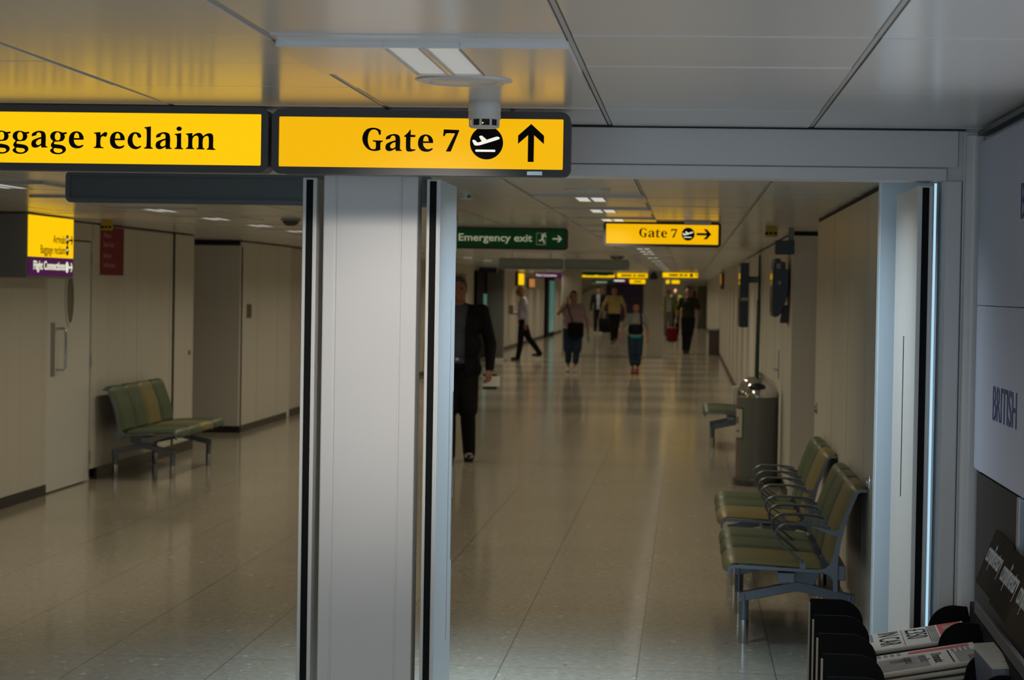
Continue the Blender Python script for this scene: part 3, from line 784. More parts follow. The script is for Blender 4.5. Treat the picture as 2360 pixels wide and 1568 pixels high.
# projecting Arrivals sign on the door-side wall (faces across the corridor)
t = thing('arrivals_sign', 'lit yellow and purple Arrivals box sign projecting from the wall above the oval-window door', 'sign', (-4.80, 16.88, 1.71))
b = MB().box(-0.245, -0.004, -0.62, 0.615, 0.0, 0.474, 0.012, 3); obj('casing', b, GREYB, t, True)
fa = MB().box(-0.01, 0.004, -0.600, 0.600, 0.158, 0.462); obj('lit_face', fa, YEL2, t)
fb = MB().box(-0.01, 0.004, -0.600, 0.600, 0.018, 0.157); obj('lower_lit_face', fb, PUR, t)
RF = RZ(90)
def side_text(txt, size, y, z, m, nm, sx=1.0, bold=0.001):
    bm = text_bm(txt, size, 0.001, bold, 'RIGHT', sx)
    bmesh.ops.transform(bm, matrix=T((0.0045, y, z)) @ RF, verts=bm.verts)
    return obj(nm, bm, m, t)
side_text('Arrivals', 0.092, 0.37, 0.268, INK, 'lettering', 1.16, 0.0)
side_text('Baggage reclaim', 0.092, 0.37, 0.186, INK, 'lettering', 1.15, 0.0)
side_text('Flight Connections', 0.090, 0.37, 0.066, INKW, 'lettering', 1.25, 0.002)
for z, r, m in ((0.300, 0.040, INK), (0.218, 0.040, INK), (0.088, 0.043, INKW)):
    bm = disc(0, 0, r, 0.001); bmesh.ops.transform(bm, matrix=T((0.0045, 0.425, z)) @ RF, verts=bm.verts); obj('pictogram_disc', bm, m, t)
for z, m in ((0.300, INKW), (0.218, INKW)):
    k = PIX/11.8*0.85
    bm = fill([[((p.x-618)*k, (600-p.y)*k) for p in spline(PLANE)]], 0.001)
    bmesh.ops.transform(bm, matrix=T((0.0058, 0.425, z)) @ RF, verts=bm.verts); obj('aircraft_pictogram', bm, m, t)
for z, m in ((0.298, INK), (0.088, INKW)):
    bm = fill([[(x*0.07, zz*0.07) for x, zz in arrow_pts('right')]], 0.001)
    bmesh.ops.transform(bm, matrix=T((0.0045, 0.53, z)) @ RF, verts=bm.verts); obj('arrow', bm, m, t)

# red poster
t = thing('wall_poster', 'red poster with faint pink wording on the wall beside the oval-window door', 'poster', (XL-0.004, 19.58, 1.75))
obj('sheet', MB().box(0, 0.006, -0.375, 0.42, 0, 0.415), REDP, t)
for i, (s_, z) in enumerate((('Welcome', 0.325), ('Games Family', 0.245), ('Bienvenue', 0.15), ('Famille des Jeux', 0.07))):
    bm = text_bm(s_, 0.062, 0.001, 0.0006); bmesh.ops.transform(bm, matrix=T((0.0068, -0.29, z)) @ RF, verts=bm.verts)
    obj('lettering', bm, PINKT, t)

# small yellow ceiling tags
for x, y, lab in ((0.605, 17.0, 'small yellow tag with black numbers hung from the ceiling by the black box'), (-4.665, 18.0, 'small yellow tag with black numbers hung from the ceiling by the red poster')):
    t = thing('ceiling_tag', lab, 'tag', (x, y, ZC))
    obj('plate', MB().box(-0.045, 0.045, -0.012, 0.012, -0.085, 0.001, 0.004), TAGY, t)
    obj('lettering', MB().box(-0.048, -0.022, -0.0135, -0.0115, -0.068, -0.05).box(-0.014, 0.006, -0.0135, -0.0115, -0.066, -0.05).box(0.016, 0.038, -0.0135, -0.0115, -0.066, -0.05), INK, t)

# ------------------------------------------------------------------ oval-window door on the far side wall
t = struct('door_4', MB().box(XL-0.06, XL-0.012, 17.64, 18.93, 0.012, 2.02, 0.003), DOORP, 'cream door with an oval window in the wall beside the bench', 'door')
struct('trim_11', MB().box(XL-0.25, XL-0.06, 17.6, 19.2, 0, ZC-0.012).box(XL-0.1, XL-0.004, 18.95, 19.16, 0.10, ZC-0.012, 0.004).box(XL-0.1, XL-0.004, 17.6, 18.97, 2.035, ZC-0.012, 0.004), WALL)
n = 40
bm = fill([[(0.135*math.cos(2*math.pi*k/n), 0.235*math.sin(2*math.pi*k/n)) for k in range(n)], [(0.108*math.cos(2*math.pi*k/n), 0.208*math.sin(2*math.pi*k/n)) for k in range(n)]], 0.012)
bmesh.ops.transform(bm, matrix=T((XL-0.012, 18.27, 1.555)) @ RF, verts=bm.verts); obj('oval_window_frame', bm, DOORP, t)
bm = fill([[(0.11*math.cos(2*math.pi*k/n), 0.21*math.sin(2*math.pi*k/n)) for k in range(n)]], 0.004)
bmesh.ops.transform(bm, matrix=T((XL-0.0115, 18.27, 1.555)) @ RF, verts=bm.verts); obj('oval_window_pane', bm, mat('frosted_green_glass', (0.10, 0.10, 0.07), 0.15), t)
obj('push_plate', MB().box(XL-0.013, XL-0.009, 17.74, 17.86, 0.93, 1.36), STEEL, t)
hd = obj('pull_handle', MB().tube([(XL-0.01, 17.90, 0.98), (XL+0.05, 17.90, 0.98), (XL+0.066, 17.90, 1.0), (XL+0.066, 17.90, 1.29), (XL+0.05, 17.90, 1.31), (XL-0.01, 17.90, 1.31)], 0.011, 12), CHROME, t, True)
for z in (0.2, 1.02, 1.88): obj('hinge', MB().box(XL-0.013, XL-0.002, 18.93, 18.965, z-0.055, z+0.055, 0.003), STEEL, t)

# ------------------------------------------------------------------ bench seating
# side profile of one seat: u from the front edge towards the back, z from the seat rail
ZS = 0.405
SEAT_CURVE = [(-0.012, 0.372), (-0.010, 0.400), (0.010, 0.415), (0.05, 0.417), (0.20, 0.411), (0.36, 0.402), (0.43, 0.400)]
BACK_CURVE = [(0.462, 0.415), (0.478, 0.455), (0.490, 0.52), (0.510, 0.60), (0.548, 0.70), (0.572, 0.758), (0.590, 0.772), (0.625, 0.770)]


def smooth_line(pts, n=5):
    P = [Vector((*p, 0)) for p in pts]; out = []
    for i in range(len(P)-1):
        a, b_, c, d_ = P[max(i-1, 0)], P[i], P[i+1], P[min(i+2, len(P)-1)]
        for k in range(n):
            t_ = k/n; out.append(0.5*((2*b_)+(c-a)*t_+(2*a-5*b_+4*c-d_)*t_*t_+(3*b_-a-3*c+d_)*t_**3))
    out.append(P[-1]); return [(p.x, p.y) for p in out]


def pad_mb(curve, v0, v1, th):
    """upholstered pad following a side curve, bulged across its width; local axes: x = -(depth) handled by caller"""
    cv = smooth_line(curve); n = len(cv); nv = 12
    def top(i, j):
        p = cv[i]; a = cv[max(i-1, 0)]; c = cv[min(i+1, n-1)]
        dx, dz = c[0]-a[0], c[1]-a[1]; l = math.hypot(dx, dz) or 1
        s_ = j/nv*2-1; e = i/(n-1)*2-1
        bul = th*(1-abs(s_)**6)**0.5*(1-abs(e)**10)**0.5
        return (p[0]-dz/l*bul, p[1]+dx/l*bul)
    m = MB(); t_ = bmesh.new()
    V = [[t_.verts.new((top(i, j)[0], v0+(v1-v0)*j/nv, top(i, j)[1])) for j in range(nv+1)] for i in range(n)]
    Bk = [[t_.verts.new((cv[i][0], v0+(v1-v0)*j/nv, cv[i][1]-0.001)) for j in (0, nv)] for i in range(n)]
    for i in range(n-1):
        for j in range(nv): t_.faces.new((V[i][j], V[i][j+1], V[i+1][j+1], V[i+1][j]))
        t_.faces.new((Bk[i][0], Bk[i+1][0], Bk[i+1][1], Bk[i][1]))
        t_.faces.new((V[i][0], V[i+1][0], Bk[i+1][0], Bk[i][0])); t_.faces.new((V[i+1][nv], V[i][nv], Bk[i][1], Bk[i+1][1]))
    bmesh.ops.remove_doubles(t_, verts=t_.verts, dist=0.0004)
    bmesh.ops.recalc_face_normals(t_, faces=t_.faces)
    return m.add(t_)


RAIL = [(-0.016, 0.352), (-0.018, 0.392), (-0.002, 0.408), (0.05, 0.409), (0.40, 0.395), (0.44, 0.400), (0.462, 0.42), (0.474, 0.46), (0.486, 0.52), (0.506, 0.605), (0.545, 0.705), (0.568, 0.762), (0.588, 0.779), (0.63, 0.776),
        (0.63, 0.762), (0.597, 0.762), (0.585, 0.752), (0.565, 0.70), (0.528, 0.60), (0.510, 0.52), (0.500, 0.45), (0.500, 0.30), (0.494, 0.288), (0.484, 0.288), (0.478, 0.30), (0.476, 0.345), (0.462, 0.368), (0.43, 0.380), (0.40, 0.380), (0.02, 0.392), (0.002, 0.388), (-0.004, 0.376), (-0.006, 0.352)]


def make_bench(label, nseats, pads, arms, loc, rz, group=None, supports=None):
    """front edge towards -u; local x = depth u, local y = along the bench"""
    P = 0.488
    t = thing('bench_seat', label, 'bench', loc, rz, group)
    for k in range(nseats):
        a, c = k*P+0.006, (k+1)*P-0.006
        obj('seat_pad', pad_mb(SEAT_CURVE, a, c, 0.030), pads[k], t, True)
        obj('back_pad', pad_mb(BACK_CURVE, a, c, 0.030), pads[k], t, True)
        sh = MB()
        for cv in (SEAT_CURVE, BACK_CURVE):
            q = smooth_line(cv, 3)
            sh.prism(q + [(x+0.002, z-0.006) for x, z in q[::-1]], 'y', a+0.004, c-0.004)
        obj('shell', sh, GREYF, t)
    for k in range(nseats+1):
        y = k*P
        obj('side_frame', MB().prism(RAIL, 'y', y-0.006, y+0.006, 0.0015), BFRAME, t)
        if arms:
            am = [(0.46, 0.590), (0.40, 0.603), (0.28, 0.606), (0.245, 0.602), (0.218, 0.585), (0.208, 0.560), (0.216, 0.530), (0.245, 0.500), (0.30, 0.455), (0.338, 0.425)]
            am = smooth_line(am, 3)
            ar = obj('armrest', MB().tube([(u, y, z) for u, z in am], 0.013, 10, sy=0.5), BFRAME, t, True)
            obj('armrest_bracket', MB().prism([(0.36, 0.602), (0.475, 0.580), (0.512, 0.585), (0.505, 0.550), (0.46, 0.562)], 'y', y-0.004, y+0.004), BFRAME, ar)
            obj('armrest_foot', MB().prism([(0.322, 0.398), (0.35, 0.398), (0.348, 0.428), (0.318, 0.440)], 'y', y-0.007, y+0.007), BFRAME, ar)
    # beams under the seats
    obj('beam', MB().box(0.22, 0.30, 0.02, nseats*P-0.02, 0.325, 0.375, 0.004).box(0.50, 0.535, 0.0, nseats*P, 0.345, 0.415, 0.004), BFRAME, t)
    for y in supports:
        b = MB()
        b.prism([(0.045, 0.200), (0.045, 0.246), (0.310, 0.304), (0.340, 0.304), (0.600, 0.246), (0.600, 0.200), (0.335, 0.258), (0.315, 0.258)], 'y', y-0.022, y+0.022, 0.003)
        b.prism([(0.22, 0.375), (0.25, 0.285), (0.40, 0.285), (0.44, 0.375)], 'y', y-0.018, y+0.018, 0.002)
        obj('support', b, BFRAME, t)
        for u in (0.070, 0.575):
            lg = obj('leg', MB().cyl((u, y, 0.112), (u, y, 0.24), 0.0235, n=20), BFRAME, t, True)
            obj('foot_sleeve', MB().lathe([(0, 0.0), (0.024, 0.0), (0.024, 0.004), (0.0245, 0.006), (0.0245, 0.114), (0, 0.114)], (u, y, 0), 24), mat('satin_chrome', (0.50, 0.49, 0.48), 0.24, metal=1.0), lg, True)
    return t


# local x (depth) points to +X (wall side); bench starts at its near end
make_bench('three-seat bench with armrests, one olive seat, nearest the newspaper rack', 3, [SEATY, SEATG, SEATG], True, (0.222, 10.74, 0), 0.0, 'benches along the corridor wall', (0.26, 1.29))
make_bench('three-seat bench with armrests and one olive seat, between nearer bench and grey bin', 3, [SEATY, SEATG, SEATG], True, (0.222, 12.93, 0), 0.0, 'benches along the corridor wall', (0.26, 1.25))
make_bench('bench with green seats behind the grey cylindrical bin', 3, [SEATG, SEATG, SEATG2], False, (0.215, 24.3, 0), 0.0, 'benches along the corridor wall', (0.36, 1.2))
# the other side: depth points to -X, so turn the bench round; local y then runs towards the camera
make_bench('armless bench of four seats, three green and one mustard, under the red poster', 4, [SEATG, SEATY, SEATG, SEATG], False, (-4.335, 21.03, 0), math.pi, None, (0.24, 1.71))

# ------------------------------------------------------------------ grey bin with pole
t = thing('litter_bin', 'tall grey cylindrical bin with chrome dome lid and green-bordered label', 'bin', (0.622, 20.1, 0))
obj('foot_ring', MB().lathe([(0, 0), (0.205, 0), (0.207, 0.05), (0.198, 0.066), (0, 0.066)], n=48), mat('dark_grey_rubber', (0.05, 0.05, 0.05), 0.3), t, True)
obj('body', MB().lathe([(0, 0.062), (0.184, 0.062), (0.184, 0.775), (0.178, 0.778), (0, 0.778)], n=64), GREYBIN, t, True)
ld = obj('lid', MB().lathe([(0.183, 0.772), (0.188, 0.778), (0.186, 0.80), (0.172, 0.85), (0.138, 0.915), (0.10, 0.945), (0.0, 0.958)], n=64), CHROME, t, True)
obj('lid_opening', MB().ell((-0.01, -0.150, 0.865), (0.075, 0.03, 0.036), RX(0)), BLACK, ld, True)
lab = MB().lathe([(0.1850, 0.405), (0.1850, 0.685)], n=12, a0=math.radians(188), a1=math.radians(228)); obj('label_border', lab, mat('green_border', (0.01, 0.09, 0.03), 0.4), t)
lab = MB().lathe([(0.1858, 0.420), (0.1858, 0.670)], n=12, a0=math.radians(185), a1=math.radians(223)); lo = obj('label', lab, PAPERW, t)
obj('label_print', MB().lathe([(0.1864, 0.54), (0.1864, 0.60)], n=6, a0=math.radians(190), a1=math.radians(208)).lathe([(0.1864, 0.47), (0.1864, 0.485)], n=6, a0=math.radians(190), a1=math.radians(212)), PINK, lo)
obj('red_stripe', MB().lathe([(0.1846, 0.07), (0.1846, 0.77)], n=4, a0=math.radians(192), a1=math.radians(201)), mat('bin_red', (0.30, 0.06, 0.045), 0.4), t)
obj('blue_stripe', MB().lathe([(0.1846, 0.07), (0.1846, 0.77)], n=4, a0=math.radians(182), a1=math.radians(192)), mat('bin_blue', (0.05, 0.07, 0.16), 0.4), t)
obj('pole', MB().tube([(-0.012, 0.02, 0.90), (-0.008, 0.02, 1.62), (-0.008, 0.02, 1.63), (-0.004, 0.02, 2.02)], [0.019, 0.016, 0.0095, 0.009], 16), DGREEN, t, True)

# ------------------------------------------------------------------ monitors and boxes on the right wall
t = thing('wall_monitor', 'black wall monitor seen edge-on with a pale sticker, above the grey bin', 'monitor', (0.83, 19.2, 1.49))
prof = [(-0.135, 0.01), (-0.138, 0.40), (-0.133, 0.43), (-0.125, 0.47), (-0.125, 0.485), (-0.080, 0.485), (-0.080, 0.462), (-0.05, 0.457), (-0.037, 0.45), (-0.037, 0.40), (-0.01, 0.385), (-0.01, 0.22), (-0.03, 0.13), (-0.06, 0.055), (-0.085, 0.01), (-0.12, 0.0)]
obj('housing', MB().prism(prof, 'y', -0.33, 0.33, 0.004), BLACK, t)
obj('screen', MB().box(-0.1415, -0.134, -0.29, 0.29, 0.04, 0.40, 0.002), GLASS_D, t)
obj('wall_arm', MB().box(-0.055, 0.004, -0.06, 0.06, -0.05, 0.10, 0.004), BROWN, t)
obj('sticker', MB().box(-0.112, -0.080, -0.3312, -0.3302, 0.40, 0.442), PAPERW, t)
obj('sticker', MB().box(-0.096, -0.074, -0.3312, -0.3302, 0.27, 0.30), PAPERW, t)
tag(obj('indicator_socket', MB().box(0.765, 0.79, 19.1, 19.14, 1.44, 1.485, 0.003), BLACK), 'small black cable socket under the edge-on monitor', 'socket')
t = thing('ceiling_speaker_box', 'black box fixed under the ceiling just above the edge-on monitor', 'speaker', (0.72, 17.5, 1.985))
obj('cabinet', MB().box(-0.068, 0.075, -0.09, 0.09, 0.0, 0.105, 0.005), BLACK, t)
obj('bracket', MB().box(0.03, 0.07, -0.05, -0.01, 0.1, ZC-1.985+0.002), GREYB, t)
t = thing('wall_display', 'tall flat black display with a pale stripe, past the pole of the bin', 'display', (0.66, 27.0, 1.285))
obj('housing', MB().box(-0.062, 0.036, -0.45, 0.45, 0, 0.75, 0.006), BLACK, t)
obj('screen', MB().box(-0.066, -0.06, -0.41, 0.41, 0.04, 0.71, 0.002), GLASS_D, t)
obj('label_strip', MB().box(-0.055, 0.03, -0.452, -0.449, 0.31, 0.345), PAPERW, t)
obj('wall_arm', MB().box(0.03, 0.178, 0.20, 0.26, 0.52, 0.60, 0.004), WALL, t)
t = thing('door_handle_set', 'metal lever lock plate on the wall above the grey bin', 'lock', (0.834, 20.9, 0.93))
obj('plate', MB().box(-0.008, 0.002, -0.05, 0.05, -0.02, 0.24, 0.003), STEEL, t)
obj('lever', MB().cyl((0, 0.0, 0.06), (-0.05, 0.0, 0.06), 0.012, n=12).cyl((-0.045, 0.0, 0.06), (-0.045, -0.09, 0.06), 0.009, n=12), CHROME, t, True)
tag(obj('floor_box', MB().box(0.66, 0.836, 33.2, 33.5, 0.0, 0.32, 0.01), WHITEP), 'small white box against the wall foot behind the grey bin', 'box')
t = thing('litter_bin', 'squat brown bin with a metal top near the far corridor end', 'bin', (0.70, 61.5, 0))
obj('body', MB().box(-0.14, 0.14, -0.14, 0.14, 0.0, 0.66, 0.01), BROWN, t)
obj('top', MB().box(-0.145, 0.145, -0.145, 0.145, 0.66, 0.70, 0.008), STEEL, t)
t = thing('projecting_sign', 'small projecting wall sign with amber edge high at the far right wall', 'sign', (0.79, 55, 1.76))
obj('casing', MB().box(-0.02, 0.06, -0.3, 0.3, 0, 0.40, 0.005), BROWN, t)
obj('lit_face', MB().box(-0.03, -0.018, -0.29, 0.29, 0.12, 0.36), mat('amber_face', (0.4, 0.2, 0.0), 0.4, emit=(0.8, 0.33, 0.0), estr=0.45), t)

# ------------------------------------------------------------------ far scenery
t = thing('wall_poster', 'large dark purple poster with pale wording on the end wall', 'poster', (-2.93, 104.9, 0.30))
obj('sheet', MB().box(-0.85, 0.85, 0, 0.06, 0, 1.80), PURDK, t)
put(text_bm('London 2012', 0.22, 0.002, 0.002, 'CENTER'), 0.1, -0.002, 0.92, mat('lilac_text', (0.10, 0.07, 0.12), 0.5), t, 'lettering')
n = 24
pts = [(-4.95, 0.0)] + [(-4.05+0.95*math.cos(math.radians(180-90*k/n)), 1.05+0.75*math.sin(math.radians(180-90*k/n))) for k in range(n+1)] + [(-3.86, 1.8), (-3.86, 0.0)]
struct('wall_end_2', MB().prism(pts, 'y', 104.7, 104.98), ARCHW)
t = struct('door_5', MB().box(0.42, 0.80, 104.9, 104.98, 0, 1.95, 0.01), mat('olive_door', (0.10, 0.115, 0.07), 0.4), 'olive green door in the end wall beyond the walking man', 'door')
obj('pane', MB().box(-0.15, 0.30, 104.88, 104.95, 0.1, 1.95), mat('pale_green_glass', (0.22, 0.25, 0.19), 0.2), t)
obj('red_panel', MB().box(0.20, 0.34, 104.86, 104.89, 0.9, 1.70), REDP, t)
# left-hand far wall fittings
t = thing('glass_partition', 'dark framed glass panel with a teal gleam on the far wall past the grey column', 'glass panel', (-5.0, 82, 0))
obj('frame', MB().box(-0.06, 0.06, -2.6, 2.2, 0, 2.1), BLACKM, t)
obj('pane', MB().box(0.055, 0.07, -1.0, 1.9, 0.15, 2.0), TEAL, t)
t = thing('glass_partition', 'dark framed glass panel with a teal gleam before the grey column', 'glass panel', (-5.0, 55.2, 0))
obj('frame', MB().box(-0.05, 0.05, -2.0, 0.75, 0, 2.1), BLACKM, t)
obj('pane', MB().box(0.045, 0.06, -0.25, 0.6, 0.6, 1.55), TEAL, t)
for y0_, y1_, lab in ((48.2, 49.4, 'dark wall panel behind the dark-suited man, closest to the door leaf'), (49.9, 51.0, 'dark wall panel behind the dark-suited man, closest to the glass panel')):
    tag(obj('wall_panel', MB().box(-5.025, -4.99, y0_, y1_, 0.5, 2.0), BROWN), lab, 'wall panel')
tag(obj('ceiling_box', MB().box(-5.0, -4.6, 54.5, 54.9, ZC-0.12, ZC+0.001), BLACK), 'black box under the ceiling above the far glass panel', 'box')
t = thing('projecting_sign', 'narrow upright yellow lit sign over the walking man in the pale shirt', 'sign', (-4.93, 67.2, 1.78))
obj('casing', MB().box(-0.09, 0.0, -1.3, 1.3, 0, 0.38, 0.006), GREYF, t)
obj('lit_face', MB().box(-0.002, 0.01, -1.2, 0.9, 0.03, 0.36), YEL2, t)
t = thing('wall_poster', 'small orange and white lit poster beside the narrow yellow sign', 'poster', (-4.99, 72.0, 1.72))
obj('casing', MB().box(-0.03, 0.03, -1.2, 1.4, 0, 0.32), BROWN, t)
obj('lit_face', MB().box(0.028, 0.04, -1.1, 1.3, 0.03, 0.29), mat('orange_face', (0.4, 0.12, 0.02), 0.4, emit=(0.85, 0.30, 0.08), estr=0.45), t)
tag(obj('floor_ledge', MB().box(-4.6, -4.25, 52.6, 53.6, 0.0, 0.05, 0.01), PAINT), 'low white ledge on the floor at the grey column', 'ledge')
t = thing('ceiling_speaker_box', 'black camera housing hanging beside the far yellow arrow sign', 'camera housing', (-0.885, 57.6, 1.98))
obj('cabinet', MB().prism([(-0.10, 0.0), (0.10, 0.0), (0.10, 0.10), (0.03, 0.19), (-0.02, 0.19), (-0.10, 0.10)], 'y', -0.1, 0.1, 0.006), BLACK, t)
obj('stem', MB().cyl((0, 0, 0.18), (0, 0, ZC-1.98+0.002), 0.02, n=12), BLACK, t)

# ------------------------------------------------------------------ advertising board on the near wall
t = thing('advert_board', 'pale lavender advertising board with navy wording on the wall above the rack', 'advertising board', (XR, 5.0, 1.18))
obj('board', MB().box(-0.004, 0.018, 0.68, 1.85, 0.0, 0.482, 0.002).box(-0.004, 0.018, 0.68, 1.85, 0.484, 0.966, 0.002), ADP, t)
obj('top_rail_shadow', MB().box(-0.012, 0.02, 0.68, 1.85, 0.985, 0.999), BLACK, t)  # black strip, the rail's shadow line put into its colour
RS = RZ(-90)
for s_, y, z, sz in (('BRITISH', 1.455, 0.166, 0.139), ('BRITISH', 0.995, 0.712, 0.135)):
    bm = text_bm(s_, sz, 0.001, 0.0, 'LEFT', 1.0); bmesh.ops.transform(bm, matrix=T((-0.0045, y, z)) @ RS, verts=bm.verts)
    obj('lettering', bm, NAVY, t)
tag(obj('wall_strip', MB().box(XR-0.012, XR+0.006, 5.86, 5.90, 0.9, 1.178, 0.003), STEEL), 'upright metal strip on the dark wall under the advertising board', 'trim strip')

# ------------------------------------------------------------------ newspaper rack
RK = thing('newspaper_rack', 'black metal newspaper rack with rounded dividers at the wall', 'newspaper rack', (0.372, 6.72, 0), math.radians(-1.3))
# local: x = depth towards the wall (0 .. 0.48), y = towards the camera is negative
def lobes(kk):
    def arc(cx_, cz, r, a0, a1, n=8): return [(cx_+r*math.cos(math.radians(a0+(a1-a0)*k/n)), cz+r*math.sin(math.radians(a0+(a1-a0)*k/n))) for k in range(n+1)]
    p = [(0, 0.06), (0, 0.795)]
    p += arc(0.085, 0.725, 0.07, 90, 0)
    p += [(0.157, 0.66), (0.165, 0.62), (0.335, 0.64)]
    if kk < 2:
        p += [(0.34, 0.70)] + arc(0.415, 0.715, 0.072, 180, 90) + [(0.455, 0.784), (0.475, 0.70)]
    else:
        p += [(0.375, 0.66)] + arc(0.44, 0.70, 0.055, 180, 90) + [(0.462, 0.754), (0.475, 0.70)]
    p += [(0.475, 0.06)]
    return p
PITCH_R = 0.342
for k in range(6):
    obj('divider', MB().prism(lobes(k), 'y', -k*PITCH_R-0.004, -k*PITCH_R+0.004, 0.0015), BLACKM, RK)
    obj('divider_edge', MB().box(-0.004, 0.0015, -k*PITCH_R-0.0045, -k*PITCH_R+0.0045, 0.06, 0.782, 0.001), mat('beige_edge', (0.28, 0.25, 0.19), 0.5), RK)
obj('shelf', MB().prism([(0.0, 0.50), (0.46, 0.585), (0.46, 0.575), (0.0, 0.49)], 'y', -5*PITCH_R, 0), BLACKM, RK)
obj('back_panel', MB().box(0.462, 0.476, -5*PITCH_R, 0, 0.06, 0.80, 0.002), BLACKM, RK)
obj('plinth', MB().box(0.02, 0.46, -5*PITCH_R, 0, 0.0, 0.07, 0.004), BLACKM, RK)
obj('front_lip', MB().box(0.0, 0.008, -5*PITCH_R, 0, 0.40, 0.52), BLACKM, RK)


def header_card(y0_, y1_, dx, lab):
    """tilted header card: lower edge forward, leaning back to the wall"""
    t = MB().prism([(0.436+dx, 0.908), (0.490+dx, 1.052), (0.494+dx, 1.051), (0.440+dx, 0.907)], 'y', y0_, y1_)
    o = obj('header_card', t, CARD, RK)
    bm = text_bm('complimentary', 0.082, 0.001, 0.0, 'LEFT', 0.66)
    ang = math.degrees(math.atan2(0.054, 0.144))
    bmesh.ops.transform(bm, matrix=T((0.4585+dx, y1_-0.03, 0.972)) @ RZ(-90) @ RX(-ang), verts=bm.verts)
    obj('lettering', bm, mat('grey_card_text', (0.42, 0.42, 0.42), 0.5), o)
for k in range(3): header_card(-0.39-0.43*k-0.425, -0.39-0.43*k, -0.010*k, '')
obj('card_rail', MB().box(0.438, 0.450, -1.7, -0.36, 0.818, 0.850, 0.002), GREYF, RK)


def newspaper(lenx, wy, th, sag=0.0):
    """folded paper: rounded fold along one long edge; local x = length, y = width, z = thickness; page sheets show at the open edge"""
    b = MB(); n = 6
    prof = [(-wy/2+th/2+th/2*math.cos(math.radians(90+180*k/n)), th/2+th/2*math.sin(math.radians(90+180*k/n))) for k in range(n+1)]
    prof += [(wy/2, 0.0), (wy/2-0.002, th*0.33), (wy/2+0.001, th*0.5), (wy/2-0.003, th*0.7), (wy/2, th)]
    b.prism(prof, 'x', -lenx/2, lenx/2)
    return b


ANG = -10.5
def paper_stack(k, count, th, labels, group, front=None, zbase=0.0, jx=0.012):
    yc = -(k+0.5)*PITCH_R
    out = []
    for i in range(count):
        u = thing('newspaper', labels[i], 'newspaper', (0, 0, 0), 0, group)
        dx, dy, da = random.uniform(-jx, jx), random.uniform(-0.006, 0.006), random.uniform(-1.2, 1.2)
        M = RK.matrix_basis @ T((0.290+dx, yc+dy, 0.557+zbase)) @ RY(ANG) @ T((0, 0, 0.002+i*(th+0.0028))) @ RZ(da)
        u.matrix_world = M
        obj('pages', newspaper(0.36, 0.295, th), PAPER if i % 3 else PAPERW, u)
        out.append(u)
    return out


RKM = RK.matrix_basis.copy()
RK.rotation_euler = (0, 0, math.radians(-1.3))
bpy.context.view_layer.update()
posn = ['lowest', 'second', 'third', 'fourth', 'fifth', 'sixth', 'seventh', 'eighth', 'ninth', 'tenth', 'top']
A = paper_stack(0, 10, 0.013, ['newspaper in the rack bin furthest from the camera, %s from the bottom' % posn[i] if i < 9 else 'topmost newspaper headlined in car in the furthest rack bin' for i in range(10)], 'newspapers in the furthest rack bin')
B = paper_stack(1, 9, 0.014, ['newspaper in the second rack bin, %s from the bottom' % posn[i] if i < 8 else 'topmost newspaper with red masthead and dark photo in the second rack bin' for i in range(9)], 'newspapers in the second rack bin')
Cc = paper_stack(2, 4, 0.015, ['newspaper in the third rack bin, %s from the bottom' % posn[i] for i in range(4)], 'newspapers in the third rack bin')


def print_on(u, th, items):
    """flat ink on the top page; items: ('box', x0,x1,y0,y1, mat, name) or ('text', string, x, y, size, mat)"""
    for it in items:
        if it[0] == 'box':
            obj(it[6], MB().box(it[1], it[2], it[3], it[4], th, th+0.0006), it[5], u)
        else:
            bm = text_bm(it[1], it[4], 0.0004, 0.0, 'LEFT', it[6] if len(it) > 6 else 1.0)
            # reading direction runs towards the camera (-y), letter tops towards the wall (+x)
            bmesh.ops.transform(bm, matrix=T((it[2], it[3], th+0.0004)) @ RZ(-90) @ RX(-90), verts=bm.verts)
            obj('headline', bm, it[5], u)


print_on(A[-1], 0.013, [('box', 0.105, 0.172, -0.142, 0.142, PRED, 'masthead'), ('box', 0.118, 0.158, -0.11, -0.05, PAPERW, 'masthead_letter'), ('box', 0.118, 0.158, -0.03, 0.03, PAPERW, 'masthead_letter'), ('box', 0.118, 0.158, 0.05, 0.11, PAPERW, 'masthead_letter'), ('box', 0.078, 0.100, -0.142, 0.142, PPIC, 'strap_line'),
    ('text', "£350", 0.012, 0.125, 0.085, INK), ('text', 'IN CAR', -0.066, 0.135, 0.085, INK, 0.85),
    ('box', -0.172, -0.10, -0.142, -0.01, PPIC, 'photo'), ('box', -0.092, -0.082, 0.0, 0.14, PINK, 'text_line')] +
    [('box', -0.172+0.012*i, -0.166+0.012*i, 0.01, 0.14, PINK, 'text_line') for i in range(6)] +
    [('box', 0.000, 0.003, -0.14, 0.14, PINK, 'text_line'), ('box', 0.074, 0.076, -0.14, 0.14, INK, 'text_line'), ('box', -0.172, -0.10, -0.008, 0.004, PAPER, 'text_line')])
